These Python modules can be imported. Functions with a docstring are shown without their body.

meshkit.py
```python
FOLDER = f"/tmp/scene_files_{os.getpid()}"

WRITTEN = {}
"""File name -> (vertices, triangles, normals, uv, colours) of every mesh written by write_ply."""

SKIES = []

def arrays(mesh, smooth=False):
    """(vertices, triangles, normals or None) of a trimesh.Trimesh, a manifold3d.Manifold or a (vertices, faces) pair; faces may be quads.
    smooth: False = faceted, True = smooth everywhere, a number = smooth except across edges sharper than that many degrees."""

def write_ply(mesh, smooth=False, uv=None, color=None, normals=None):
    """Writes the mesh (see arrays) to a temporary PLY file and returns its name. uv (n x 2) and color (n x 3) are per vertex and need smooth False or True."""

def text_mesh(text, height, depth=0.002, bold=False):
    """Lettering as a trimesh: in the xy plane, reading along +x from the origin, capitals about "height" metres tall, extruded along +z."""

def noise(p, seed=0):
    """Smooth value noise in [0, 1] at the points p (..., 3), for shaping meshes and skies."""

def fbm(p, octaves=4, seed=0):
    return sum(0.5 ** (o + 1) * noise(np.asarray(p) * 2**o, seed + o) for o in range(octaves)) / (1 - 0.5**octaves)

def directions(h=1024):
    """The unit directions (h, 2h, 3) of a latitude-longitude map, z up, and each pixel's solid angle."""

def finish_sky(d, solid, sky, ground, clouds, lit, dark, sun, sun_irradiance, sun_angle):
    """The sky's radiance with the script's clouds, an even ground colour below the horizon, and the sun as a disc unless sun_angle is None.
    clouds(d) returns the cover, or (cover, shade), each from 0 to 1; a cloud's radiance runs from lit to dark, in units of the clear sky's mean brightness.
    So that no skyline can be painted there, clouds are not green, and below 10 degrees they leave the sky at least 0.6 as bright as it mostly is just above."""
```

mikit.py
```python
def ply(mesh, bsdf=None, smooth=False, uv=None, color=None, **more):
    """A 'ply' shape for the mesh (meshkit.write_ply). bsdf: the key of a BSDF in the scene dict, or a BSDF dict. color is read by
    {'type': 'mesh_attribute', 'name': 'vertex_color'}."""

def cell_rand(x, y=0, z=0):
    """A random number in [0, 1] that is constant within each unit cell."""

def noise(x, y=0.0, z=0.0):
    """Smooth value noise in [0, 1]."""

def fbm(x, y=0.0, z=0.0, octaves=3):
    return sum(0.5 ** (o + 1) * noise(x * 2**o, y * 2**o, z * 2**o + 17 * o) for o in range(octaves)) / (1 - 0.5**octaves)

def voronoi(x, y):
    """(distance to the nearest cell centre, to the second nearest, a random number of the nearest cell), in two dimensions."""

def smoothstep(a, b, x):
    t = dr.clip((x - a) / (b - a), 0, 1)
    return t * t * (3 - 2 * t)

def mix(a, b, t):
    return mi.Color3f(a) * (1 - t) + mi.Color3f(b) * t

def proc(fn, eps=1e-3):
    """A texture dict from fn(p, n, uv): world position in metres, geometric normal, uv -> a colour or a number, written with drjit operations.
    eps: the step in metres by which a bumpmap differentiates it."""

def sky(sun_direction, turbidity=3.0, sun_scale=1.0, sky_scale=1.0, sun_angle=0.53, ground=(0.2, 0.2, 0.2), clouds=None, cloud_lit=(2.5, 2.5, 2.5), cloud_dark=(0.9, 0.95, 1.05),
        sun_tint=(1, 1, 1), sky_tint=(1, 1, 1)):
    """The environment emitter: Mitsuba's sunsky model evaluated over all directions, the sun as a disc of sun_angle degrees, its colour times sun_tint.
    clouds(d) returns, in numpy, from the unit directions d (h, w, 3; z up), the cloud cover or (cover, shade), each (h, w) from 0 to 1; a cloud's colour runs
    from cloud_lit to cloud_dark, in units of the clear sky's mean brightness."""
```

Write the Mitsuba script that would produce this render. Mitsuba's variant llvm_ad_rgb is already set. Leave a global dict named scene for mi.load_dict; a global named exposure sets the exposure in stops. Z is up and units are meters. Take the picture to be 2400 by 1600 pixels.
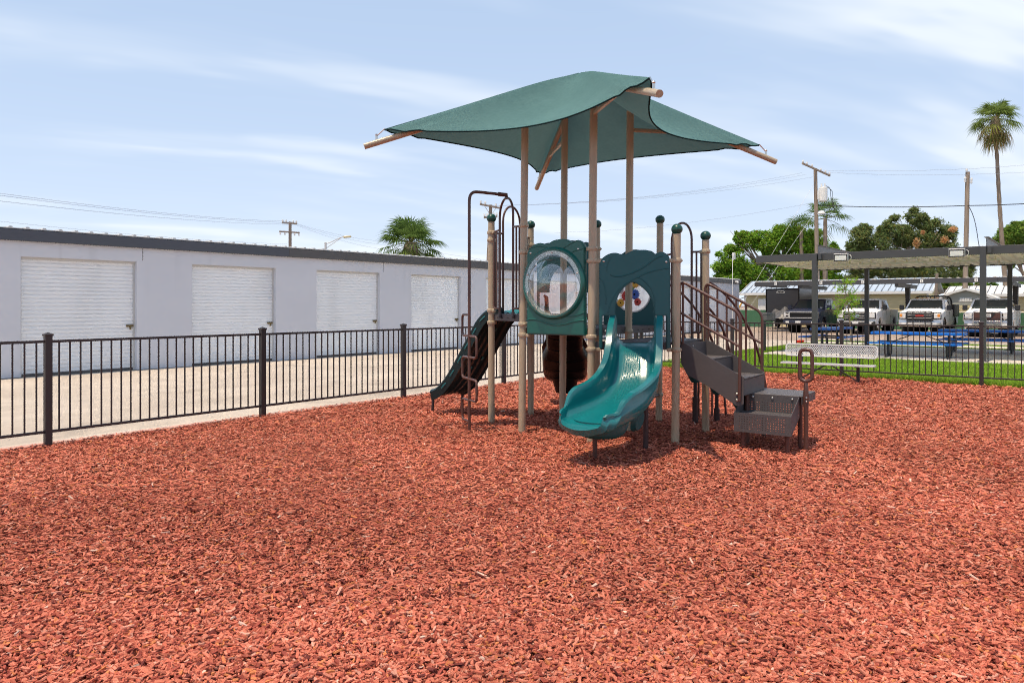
import math, numpy as np, trimesh, mitsuba as mi, drjit as dr, mikit, meshkit
from shapely.geometry import Polygon, Point, box as sbox, LineString
from shapely.ops import unary_union
T = mi.ScalarTransform4f

# ------------------------------------------------------------------ camera, sky, exposure
F, HZ, EYE = 1707.0, 717.0, 1.55            # focal length and horizon row (photo 2400 x 1600), eye height
scene = {}
labels = {}
scene['camera'] = {'type': 'perspective', 'fov': math.degrees(2 * math.atan(1200 / F)), 'fov_axis': 'x',
                   'principal_point_offset_y': (800 - HZ) / 1600, 'near_clip': 0.05, 'far_clip': 2000.0,
                   'to_world': T().look_at(origin=[0, 0, EYE], target=[0, 1, EYE], up=[0, 0, 1])}
exposure = 1.55
SUN = np.array([-0.225, -0.235, 0.946])


def _clouds(d):
    x, y, z = d[..., 0], d[..., 1], np.maximum(d[..., 2], 0.0)
    k = 1.0 / (z + 0.16)
    p, q = x * k, y * k
    a = -0.45
    s, t = p * math.cos(a) - q * math.sin(a), p * math.sin(a) + q * math.cos(a)
    w = meshkit.fbm(np.stack([p * 0.5, q * 0.5, p * 0 + 3.1], -1), 3, 5) - 0.5
    st = meshkit.fbm(np.stack([s * 0.62 + w * 1.2, t * 3.0 + w * 2.4, s * 0 + 1.7], -1), 5, 11)
    f2 = meshkit.fbm(np.stack([s * 1.7 + 4, t * 6.5 + w * 3, s * 0 + 9.3], -1), 4, 23)
    big = meshkit.fbm(np.stack([p * 0.35 + 8, q * 0.35, p * 0], -1), 2, 31)
    sm = lambda a, b, v: np.clip((v - a) / (b - a), 0, 1) ** 2 * (3 - 2 * np.clip((v - a) / (b - a), 0, 1))
    c = 0.85 * sm(0.42, 0.76, st) * sm(0.22, 0.55, big) + 0.30 * sm(0.45, 0.75, f2) * sm(0.3, 0.6, st)
    veil = 0.64 + 0.32 * np.exp(-z / 0.22)
    cov = np.clip(1 - (1 - veil) * (1 - c), 0, 0.95)
    return cov, np.clip(0.92 - 0.75 * np.exp(-z / 0.17) - 1.5 * c, 0, 1)


scene['sky'] = mikit.sky(SUN, turbidity=3.0, clouds=_clouds, cloud_lit=(3.3, 3.58, 3.9), cloud_dark=(2.05, 2.70, 3.70),
                         sun_tint=(1.0, 0.97, 0.92), ground=(0.25, 0.17, 0.14))

# ------------------------------------------------------------------ helpers
_n = {}


def uniq(k):
    i = _n.get(k, -1) + 1
    _n[k] = i
    return k if i == 0 else f'{k}_{i:03d}'


def thing(name, label, cat, group=None, kind=None):
    k = uniq(name)
    labels[k] = {'label': label, 'category': cat}
    if group: labels[k]['group'] = group
    if kind: labels[k]['kind'] = kind
    return k


def struct(name, mesh, bsdf, label=None, kind='structure', cat=None, **kw):
    k = uniq(name)
    scene[k] = mikit.ply(mesh, bsdf, **kw)
    labels[k] = {'kind': kind}
    if label: labels[k]['label'] = label
    if cat: labels[k]['category'] = cat
    return k


def part(parent, name, mesh, bsdf, smooth=False, label=None, kind=None, **kw):
    k = uniq(parent + '__' + name)
    scene[k] = mikit.ply(mesh, bsdf, smooth=smooth, **kw)
    if label: labels.setdefault(k, {})['label'] = label
    if kind: labels.setdefault(k, {})['kind'] = kind
    return k


def V(*a): return np.array(a, float)
def unit(v): v = np.asarray(v, float); return v / np.linalg.norm(v)
def M(v, f): return trimesh.Trimesh(np.asarray(v, float), np.asarray(f, int), process=False)


def cat(*ms):
    ms = [m for x in ms for m in (x if isinstance(x, list) else [x])]
    vs, fs, o = [], [], 0
    for m in ms:
        vs.append(m.vertices); fs.append(np.asarray(m.faces) + o); o += len(m.vertices)
    return M(np.vstack(vs), np.vstack(fs))


def xf(m, o, ex, ey, ez):
    v = np.asarray(m.vertices)
    f = np.asarray(m.faces)
    if np.dot(np.cross(ex, ey), ez) < 0: f = f[:, ::-1]
    return M(np.asarray(o) + v[:, :1] * np.asarray(ex) + v[:, 1:2] * np.asarray(ey) + v[:, 2:3] * np.asarray(ez), f)


def tube(P, r, n=8, closed=False, caps=True):
    P = np.asarray(P, float); k = len(P)
    if closed:
        t = np.roll(P, -1, 0) - np.roll(P, 1, 0)
    else:
        t = np.gradient(P, axis=0)
    t /= np.linalg.norm(t, axis=1, keepdims=True) + 1e-12
    a = np.cross(t[0], [0, 0, 1.0] if abs(t[0][2]) < 0.9 else [1.0, 0, 0]); a /= np.linalg.norm(a)
    A = []
    for i in range(k):
        a = a - t[i] * (a @ t[i]); a /= np.linalg.norm(a) + 1e-12; A.append(a)
    A = np.array(A); B = np.cross(t, A)
    R = np.broadcast_to(r, (k,))[:, None, None]
    g = np.arange(n) * 2 * np.pi / n
    v = (P[:, None] + R * (np.cos(g)[None, :, None] * A[:, None] + np.sin(g)[None, :, None] * B[:, None])).reshape(-1, 3)
    i, j = np.meshgrid(np.arange(k if closed else k - 1), np.arange(n), indexing='ij')
    i2 = (i + 1) % k
    q = np.stack([i * n + j, i * n + (j + 1) % n, i2 * n + (j + 1) % n, i2 * n + j], -1).reshape(-1, 4)
    f = np.vstack([q[:, [0, 1, 2]], q[:, [0, 2, 3]]])
    if caps and not closed:
        b = len(v); v = np.vstack([v, P[:1], P[-1:]]); j = np.arange(n)
        f = np.vstack([f, np.stack([j * 0 + b, (j + 1) % n, j], 1), np.stack([j * 0 + b + 1, (k - 1) * n + j, (k - 1) * n + (j + 1) % n], 1)])
    return M(v, f)


def fillet(P, r, n=5):
    P = [np.asarray(p, float) for p in P]; out = [P[0]]
    for a, b, c in zip(P[:-2], P[1:-1], P[2:]):
        u, w = unit(a - b), unit(c - b)
        d = min(r, 0.49 * np.linalg.norm(a - b), 0.49 * np.linalg.norm(c - b))
        p, q = b + u * d, b + w * d
        for s in np.linspace(0, 1, n):
            out.append((1 - s) ** 2 * p + 2 * s * (1 - s) * b + s * s * q)
    out.append(P[-1])
    return np.array(out)


def smoothline(P, n=24):
    from scipy.interpolate import CubicSpline
    P = np.asarray(P, float); s = np.concatenate([[0], np.cumsum(np.linalg.norm(np.diff(P, axis=0), axis=1))])
    return CubicSpline(s, P)(np.linspace(0, s[-1], n))


_BF = np.array([[0, 1, 3], [0, 3, 2], [4, 6, 7], [4, 7, 5], [0, 4, 5], [0, 5, 1], [2, 3, 7], [2, 7, 6], [0, 2, 6], [0, 6, 4], [1, 5, 7], [1, 7, 3]])


def obox(c, hx, hy, hz):
    c, hx, hy, hz = (np.asarray(a, float) for a in (c, hx, hy, hz))
    v = np.array([c + x * hx + y * hy + z * hz for x in (-1, 1) for y in (-1, 1) for z in (-1, 1)])
    f = _BF if np.dot(np.cross(hx, hy), hz) > 0 else _BF[:, ::-1]
    return M(v, f)


def bbox(c, hx, hy, hz, b=0.01):
    """box with bevelled edges"""
    c, hx, hy, hz = (np.asarray(a, float) for a in (c, hx, hy, hz))
    lx, ly, lz = (np.linalg.norm(a) for a in (hx, hy, hz))
    pts = []
    for x in (-1, 1):
        for y in (-1, 1):
            for z in (-1, 1):
                for k in range(3):
                    s = [1 - b / lx, 1 - b / ly, 1 - b / lz]; s[k] = 1
                    pts.append(c + x * s[0] * hx + y * s[1] * hy + z * s[2] * hz)
    h = trimesh.convex.convex_hull(np.array(pts))
    return M(h.vertices, h.faces)


def beam(p, q, w, h, up=(0, 0, 1), b=0):
    p, q = np.asarray(p, float), np.asarray(q, float)
    d = unit(q - p); s = unit(np.cross(d, up)); u = np.cross(s, d)
    f = (lambda *a: bbox(*a, b=b)) if b else obox
    return f((p + q) / 2, d * np.linalg.norm(q - p) / 2, s * w / 2, u * h / 2)


def cyl(p, q, r, n=14, r2=None): return tube([p, q], [r, r if r2 is None else r2], n)


def lathe(o, prof, n=24, axis=(0, 0, 1), ref=(1, 0, 0)):
    ez = unit(axis); ex = unit(np.asarray(ref, float) - ez * np.dot(ref, ez)); ey = np.cross(ez, ex)
    prof = np.asarray(prof, float); k = len(prof); g = np.arange(n) * 2 * np.pi / n
    v = np.asarray(o) + prof[:, None, :1] * (np.cos(g)[None, :, None] * ex + np.sin(g)[None, :, None] * ey) + prof[:, None, 1:2] * ez
    i, j = np.meshgrid(np.arange(k - 1), np.arange(n), indexing='ij')
    q = np.stack([i * n + j, i * n + (j + 1) % n, (i + 1) * n + (j + 1) % n, (i + 1) * n + j], -1).reshape(-1, 4)
    return M(v.reshape(-1, 3), np.vstack([q[:, [0, 1, 2]], q[:, [0, 2, 3]]]))


def ball(c, r, sz=1.0, n=20):
    a = np.linspace(-np.pi / 2, np.pi / 2, n // 2 + 1)
    return lathe(c, np.stack([np.maximum(r * np.cos(a), 1e-4), r * sz * np.sin(a)], 1), n)


def extr(poly, o, ex, ey, ez, t):
    """shapely polygon in (ex, ey), extruded by t along ez"""
    gs = getattr(poly, 'geoms', [poly])
    return xf(cat(*[trimesh.creation.extrude_polygon(g, t, engine='earcut') for g in gs]), o, ex, ey, ez)


def grid(A):
    """A (n, m, 3) -> surface"""
    n, m = A.shape[:2]
    i, j = np.meshgrid(np.arange(n - 1), np.arange(m - 1), indexing='ij')
    q = np.stack([i * m + j, (i + 1) * m + j, (i + 1) * m + j + 1, i * m + j + 1], -1).reshape(-1, 4)
    return M(A.reshape(-1, 3), np.vstack([q[:, [0, 1, 2]], q[:, [0, 2, 3]]]))


def shell(A, B):
    """closed skin between two equal grids (A in, B out)"""
    b = grid(B); b = M(b.vertices, b.faces[:, ::-1])
    e = []
    for X, Y in ((A[0], B[0]), (B[-1], A[-1]), (B[:, 0], A[:, 0]), (A[:, -1], B[:, -1])):
        g = grid(np.stack([X, Y])); e.append(M(g.vertices, g.faces[:, ::-1]))
    return cat(grid(A), b, *e)


def lin(r, g, b):
    c = np.array([r, g, b]) / 255.0
    return [float(x) for x in np.where(c < 0.04045, c / 12.92, ((c + 0.055) / 1.055) ** 2.4)]


def at(px, py, d): return V((px - 1200) / F * d, d, EYE - (py - HZ) / F * d)
def gnd(px, py): return at(px, py, EYE * F / (py - HZ))


# ------------------------------------------------------------------ the site's axes
th = 0.8994
LU, RU, UP = V(math.cos(th), math.sin(th), 0), V(math.sin(th), -math.cos(th), 0), V(0, 0, 1)
COR = V(3.356, 18.87, 0)                     # where the two fences meet


def C(a, b, z=0.0): return COR + LU * a + RU * b + UP * z


def inC(p): q = np.asarray(p)[..., :2] - COR[:2]; return q @ LU[:2], q @ RU[:2]


# ------------------------------------------------------------------ materials
def pr(key, col, rough=0.5, **kw):
    d = {'type': 'principled', 'roughness': rough, **{k: v for k, v in kw.items()}}
    d['base_color'] = {'type': 'rgb', 'value': col} if isinstance(col, list) else col
    scene[key] = {'type': 'twosided', 'b': d}
    return key


def bump(key, fn, scale=1.0, eps=1e-3):
    d = scene[key]['b']
    scene[key] = {'type': 'twosided', 'b': {'type': 'bumpmap', 'tex': mikit.proc(fn, eps), 'scale': scale, 'b': d}}


def df(key, col):
    scene[key] = {'type': 'twosided', 'b': {'type': 'diffuse', 'reflectance': {'type': 'rgb', 'value': col} if isinstance(col, list) else col}}
    return key


N, FB, SS, MX = mikit.noise, mikit.fbm, mikit.smoothstep, mikit.mix
VC = {'type': 'mesh_attribute', 'name': 'vertex_color'}
pr('m_bronze', [0.030, 0.024, 0.024], 0.42, specular=0.5)
pr('m_brown', [0.088, 0.040, 0.032], 0.33, specular=0.5)
pr('m_darkbrown', [0.035, 0.020, 0.022], 0.40)


def _post(p, n, uv):
    a = FB(p.x * 9, p.y * 9, p.z * 2.5)
    return MX([0.34, 0.272, 0.185], [0.41, 0.335, 0.235], a)


pr('m_tan', mikit.proc(_post), 0.33, specular=0.5)
pr('m_teal', [0.001, 0.122, 0.132], 0.22, specular=0.5, clearcoat=1.0, clearcoat_gloss=0.9)
pr('m_tealdark', [0.008, 0.085, 0.094], 0.36, specular=0.45)
pr('m_green', [0.003, 0.092, 0.076], 0.30, specular=0.5, clearcoat=0.3)
pr('m_ball', [0.006, 0.060, 0.048], 0.34)
pr('m_plastdark', [0.004, 0.004, 0.005], 0.34, specular=0.15)
pr('m_climb', [0.005, 0.020, 0.024], 0.24, specular=0.4)


def _step(p, n, uv):
    a = FB(p.x * 60, p.y * 60, p.z * 60, 2); b = FB(p.x * 5, p.y * 5, p.z * 5)
    return MX([0.060, 0.053, 0.055], [0.082, 0.073, 0.075], a * 0.5 + b * 0.5)


pr('m_step', mikit.proc(_step), 0.52)
pr('m_deck', [0.045, 0.036, 0.038], 0.55)
pr('m_steel', [0.62, 0.60, 0.56], 0.25, metallic=1.0)
pr('m_chrome', [0.70, 0.70, 0.72], 0.12, metallic=1.0)
scene['m_clear'] = {'type': 'thindielectric', 'int_ior': 1.5}
scene['m_dome'] = {'type': 'thindielectric', 'int_ior': 2.0}


def _fabric(p, n, uv):
    a = FB(p.x * 38, p.y * 38, p.z * 38, 2); b = FB(p.x * 4, p.y * 4, p.z * 4)
    return MX([0.088, 0.182, 0.186], [0.128, 0.245, 0.248], a * 0.65 + b * 0.35)


scene['m_fabric'] = {'type': 'principledthin', 'base_color': mikit.proc(_fabric), 'roughness': 0.75, 'diff_trans': 0.48, 'spec_trans': 0.0}
df('m_hem', [0.018, 0.040, 0.042])


def _stucco(p, n, uv):
    s = (p.x + p.y) * 2.0
    b = MX([0.575, 0.59, 0.64], [0.63, 0.645, 0.695], FB(p.x * 0.7, p.y * 0.7, p.z * 0.9, 4))
    st = SS(0.56, 0.82, FB(s * 1.6, 0.0, p.z * 0.22 + 3.0, 3)) * (0.35 + 0.65 * SS(1.2, 2.9, p.z))
    sp = SS(0.38, 0.0, p.z + 0.28 * (N(s * 2.3, p.z * 6, 1.0) - 0.5)) * (0.5 + 0.5 * FB(s * 3, p.z * 5, 7.0))
    return b * (1 - 0.06 * st) * (1 - 0.15 * sp)


df('m_stucco', mikit.proc(_stucco))


def _door(p, n, uv):
    k = dr.floor(((p.x + 10.94) * 0.633 + (p.y - 15.56) * 0.774 - 0.3) / 3.83)
    g = FB((p.x + p.y) * 1.1 + k * 7, p.z * 0.5, 1.0, 3)
    return mi.Color3f(0.80, 0.82, 0.84) * (0.93 + 0.07 * mikit.cell_rand(k, 3.0, 1.0)) * (1 - 0.10 * SS(0.5, 0.85, g)) * (1 - 0.14 * SS(0.45, 0.0, p.z + 0.2 * g))


pr('m_door', mikit.proc(_door), 0.38)
pr('m_fascia', [0.080, 0.076, 0.077], 0.45)
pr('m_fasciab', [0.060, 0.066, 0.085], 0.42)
pr('m_galv', [0.55, 0.55, 0.54], 0.42, metallic=0.3)
pr('m_brass', [0.16, 0.115, 0.05], 0.5, metallic=0.3)
df('m_black', [0.012, 0.012, 0.013])


def _conc(p, n, uv):
    a = FB(p.x * 0.55, p.y * 0.55, 0.0, 4); b = N(p.x * 26, p.y * 26, 0.0); c = FB(p.x * 4.1, p.y * 4.1, 5.0, 3)
    q = (p.x - COR[0]) * RU[0] + (p.y - COR[1]) * RU[1]
    tr = SS(0.55, 0.0, dr.abs(dr.abs(q + 3.1) - 0.85)) * FB(p.x * 0.8, p.y * 0.8, 3.0, 3)
    sp = SS(0.70, 0.80, FB(p.x * 1.1 + 7, p.y * 1.1, 2.0, 3))
    return MX([0.43, 0.375, 0.32], [0.53, 0.47, 0.405], SS(0.25, 0.75, a * 0.55 + c * 0.3 + b * 0.15)) * (1 - 0.16 * tr) * (1 - 0.14 * sp)


df('m_conc', mikit.proc(_conc))


def _curb(p, n, uv):
    q = (p.x - COR[0]) * RU[0] + (p.y - COR[1]) * RU[1]           # distance across the left fence line
    s = (p.x - COR[0]) * LU[0] + (p.y - COR[1]) * LU[1]
    w = FB(s * 1.3, 0.0, 2.0, 3) * 0.10
    st = SS(-0.27 - w, -0.12, q) * (0.45 + 0.55 * N(s * 5, q * 20, 0.0))
    base = MX([0.46, 0.42, 0.36], [0.56, 0.52, 0.46], FB(p.x * 3, p.y * 3, 1.0, 4))
    return base * (1 - 0.62 * st) + mi.Color3f(0.62, 0.22, 0.17) * (0.62 * st)


df('m_curb', mikit.proc(_curb))


def _walk(p, n, uv):
    return MX([0.50, 0.46, 0.41], [0.62, 0.575, 0.52], FB(p.x * 1.5, p.y * 1.5, 1.0, 4))


df('m_walk', mikit.proc(_walk))


def _lot(p, n, uv):
    a = FB(p.x * 0.35, p.y * 0.35, 0.0, 4); b = N(p.x * 12, p.y * 12, 0.0)
    return MX([0.30, 0.235, 0.19], [0.40, 0.325, 0.27], a * 0.8 + b * 0.2)


df('m_lot', mikit.proc(_lot))


def _mulch(p, n, uv):
    a = FB(p.x * 45, p.y * 45, p.z * 45, 3); b = N(p.x * 110, p.y * 70, 0.0)
    return MX([0.075, 0.020, 0.014], [0.44, 0.150, 0.100], SS(0.28, 0.72, a * 0.65 + b * 0.35))


df('m_mulch', mikit.proc(_mulch))
df('m_chips', VC)


def _lawn(p, n, uv):
    return MX([0.14, 0.23, 0.025], [0.25, 0.38, 0.055], FB(p.x * 6, p.y * 6, 0.0, 4))


df('m_lawn', mikit.proc(_lawn))
scene['m_blade'] = {'type': 'principledthin', 'base_color': VC, 'roughness': 0.6, 'diff_trans': 0.8, 'spec_trans': 0.0}
scene['m_leaf'] = {'type': 'principledthin', 'base_color': VC, 'roughness': 0.5, 'diff_trans': 1.1, 'spec_trans': 0.0}


def _bark(p, n, uv):
    return MX([0.16, 0.12, 0.09], [0.36, 0.29, 0.23], FB(p.x * 9, p.y * 9, p.z * 3.0, 3))


df('m_bark', mikit.proc(_bark))


def _wood(p, n, uv):
    return MX([0.20, 0.155, 0.12], [0.40, 0.325, 0.265], FB(p.x * 16, p.y * 16, p.z * 1.1, 3))


df('m_wood', mikit.proc(_wood))
pr('m_charcoal', [0.060, 0.060, 0.066], 0.45)
pr('m_ceil', [0.72, 0.66, 0.565], 0.45)
pr('m_blue', [0.004, 0.14, 0.56], 0.35)
pr('m_bench', [0.56, 0.57, 0.58], 0.42)
pr('m_tblack', [0.020, 0.020, 0.022], 0.45)
pr('m_white', [0.80, 0.81, 0.82], 0.35, specular=0.3)
pr('m_navy', [0.010, 0.016, 0.042], 0.22, clearcoat=0.8)
pr('m_rubber', [0.018, 0.018, 0.018], 0.75)
pr('m_lamp', [0.70, 0.70, 0.68], 0.10, clearcoat=1.0)
pr('m_amber', [0.75, 0.28, 0.04], 0.2)
pr('m_glass', [0.035, 0.048, 0.048], 0.05, specular=0.7)
pr('m_trailer', [0.040, 0.040, 0.045], 0.30)
pr('m_tarp', [0.10, 0.10, 0.105], 0.35)
pr('m_metalroof', [0.36, 0.43, 0.52], 0.45)
df('m_seam', [0.13, 0.15, 0.18])
df('m_siding', [0.58, 0.51, 0.31])
df('m_sidingg', [0.36, 0.37, 0.33])
df('m_sidinggrey', [0.30, 0.33, 0.36])
df('m_trim', [0.72, 0.72, 0.70])
df('m_screen', [0.075, 0.175, 0.105])
df('m_wire', [0.05, 0.05, 0.055])
df('m_wiref', [0.34, 0.38, 0.45])
df('m_porc', [0.68, 0.69, 0.70])
df('m_red', [0.45, 0.03, 0.02])
for k_, c_ in (('yellow', [0.70, 0.36, 0.03]), ('blue', [0.03, 0.10, 0.42]), ('redg', [0.55, 0.04, 0.03]), ('greeng', [0.02, 0.22, 0.09]), ('greyg', [0.45, 0.45, 0.45])):
    pr('m_g' + k_, c_, 0.35)
rng = np.random.default_rng(7)

# ------------------------------------------------------------------ the setting


def sheet(a0, a1, b0, b1, z, na=2, nb=2):
    A = np.array([[C(a, b, z) for b in np.linspace(b0, b1, nb)] for a in np.linspace(a0, a1, na)])
    m = grid(A)
    n = np.cross(m.vertices[m.faces[0, 1]] - m.vertices[m.faces[0, 0]], m.vertices[m.faces[0, 2]] - m.vertices[m.faces[0, 0]])
    return m if n[2] > 0 else M(m.vertices, m.faces[:, ::-1])


struct('ground', M([[-900, -900, -.05], [900, -900, -.05], [900, 900, -.05], [-900, 900, -.05]], [[0, 1, 2], [0, 2, 3]]), 'm_lot')
struct('driveway', sheet(-40, 34, -16, -0.33, -0.012), 'm_conc')
cs = [(a, a + 3.02) for a in np.arange(-24, 0.2, 3.03)]
struct('kerb_strip', cat(*[bbox(C(a + 1.5, -0.19, -0.035), LU * 1.508, RU * 0.125, UP * 0.036, 0.006) for a, _ in cs]), 'm_curb')
struct('lawn', sheet(0.02, 17.0, -0.3, 26, -0.010, 40, 40), 'm_lawn')
slab = [bbox(C(6.42 + 3.55 * i + 1.77, 0.8 + 3.0 * j + 1.495, -0.012), LU * 1.77, RU * 1.495, UP * 0.045, 0.008) for i in range(2) for j in range(7)]
k = uniq('patio_slab'); scene[k] = mikit.ply(cat(*slab), 'm_walk'); labels[k] = {'kind': 'structure'}
struct('sidewalk', cat(*[bbox(C(15.1, -0.3 + 1.5 * i + 0.75, -0.01), LU * 0.62, RU * 0.745, UP * 0.05, 0.008) for i in range(16)]), 'm_walk')
struct('parking_lot', sheet(17.02, 60, -14, 45, -0.006), 'm_lot')
struct('parking_kerb', cat(*[bbox(C(17.0, -0.3 + 3 * i + 1.5, 0.0), LU * 0.08, RU * 1.49, UP * 0.09, 0.012) for i in range(9)]), 'm_walk')
# mulch bed: an uneven sheet under loose chips


def mulch_z(x, y):
    p = np.stack([x, y, x * 0], -1)
    return 0.05 * (meshkit.fbm(p * 0.55, 3, 3) - 0.5) + 0.022 * (meshkit.fbm(p * 3.1, 3, 9) - 0.5)


aa, bb = np.meshgrid(-np.linspace(0.0, 26, 261), np.linspace(-0.06, 26, 261), indexing='ij')
X = COR[0] + LU[0] * aa + RU[0] * bb; Y = COR[1] + LU[1] * aa + RU[1] * bb
m = grid(np.stack([X, Y, mulch_z(X, Y) - 0.006], -1)); m = M(m.vertices, m.faces[:, ::-1])
struct('mulch_bed', m, 'm_mulch', smooth=True)


def wedge(n, d0, d1, mar):
    d = np.sqrt(rng.uniform(d0 * d0, d1 * d1, n)); x = rng.uniform(-1, 1, n) * d * (1200 / F) * (1 + mar)
    return x, d


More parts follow.
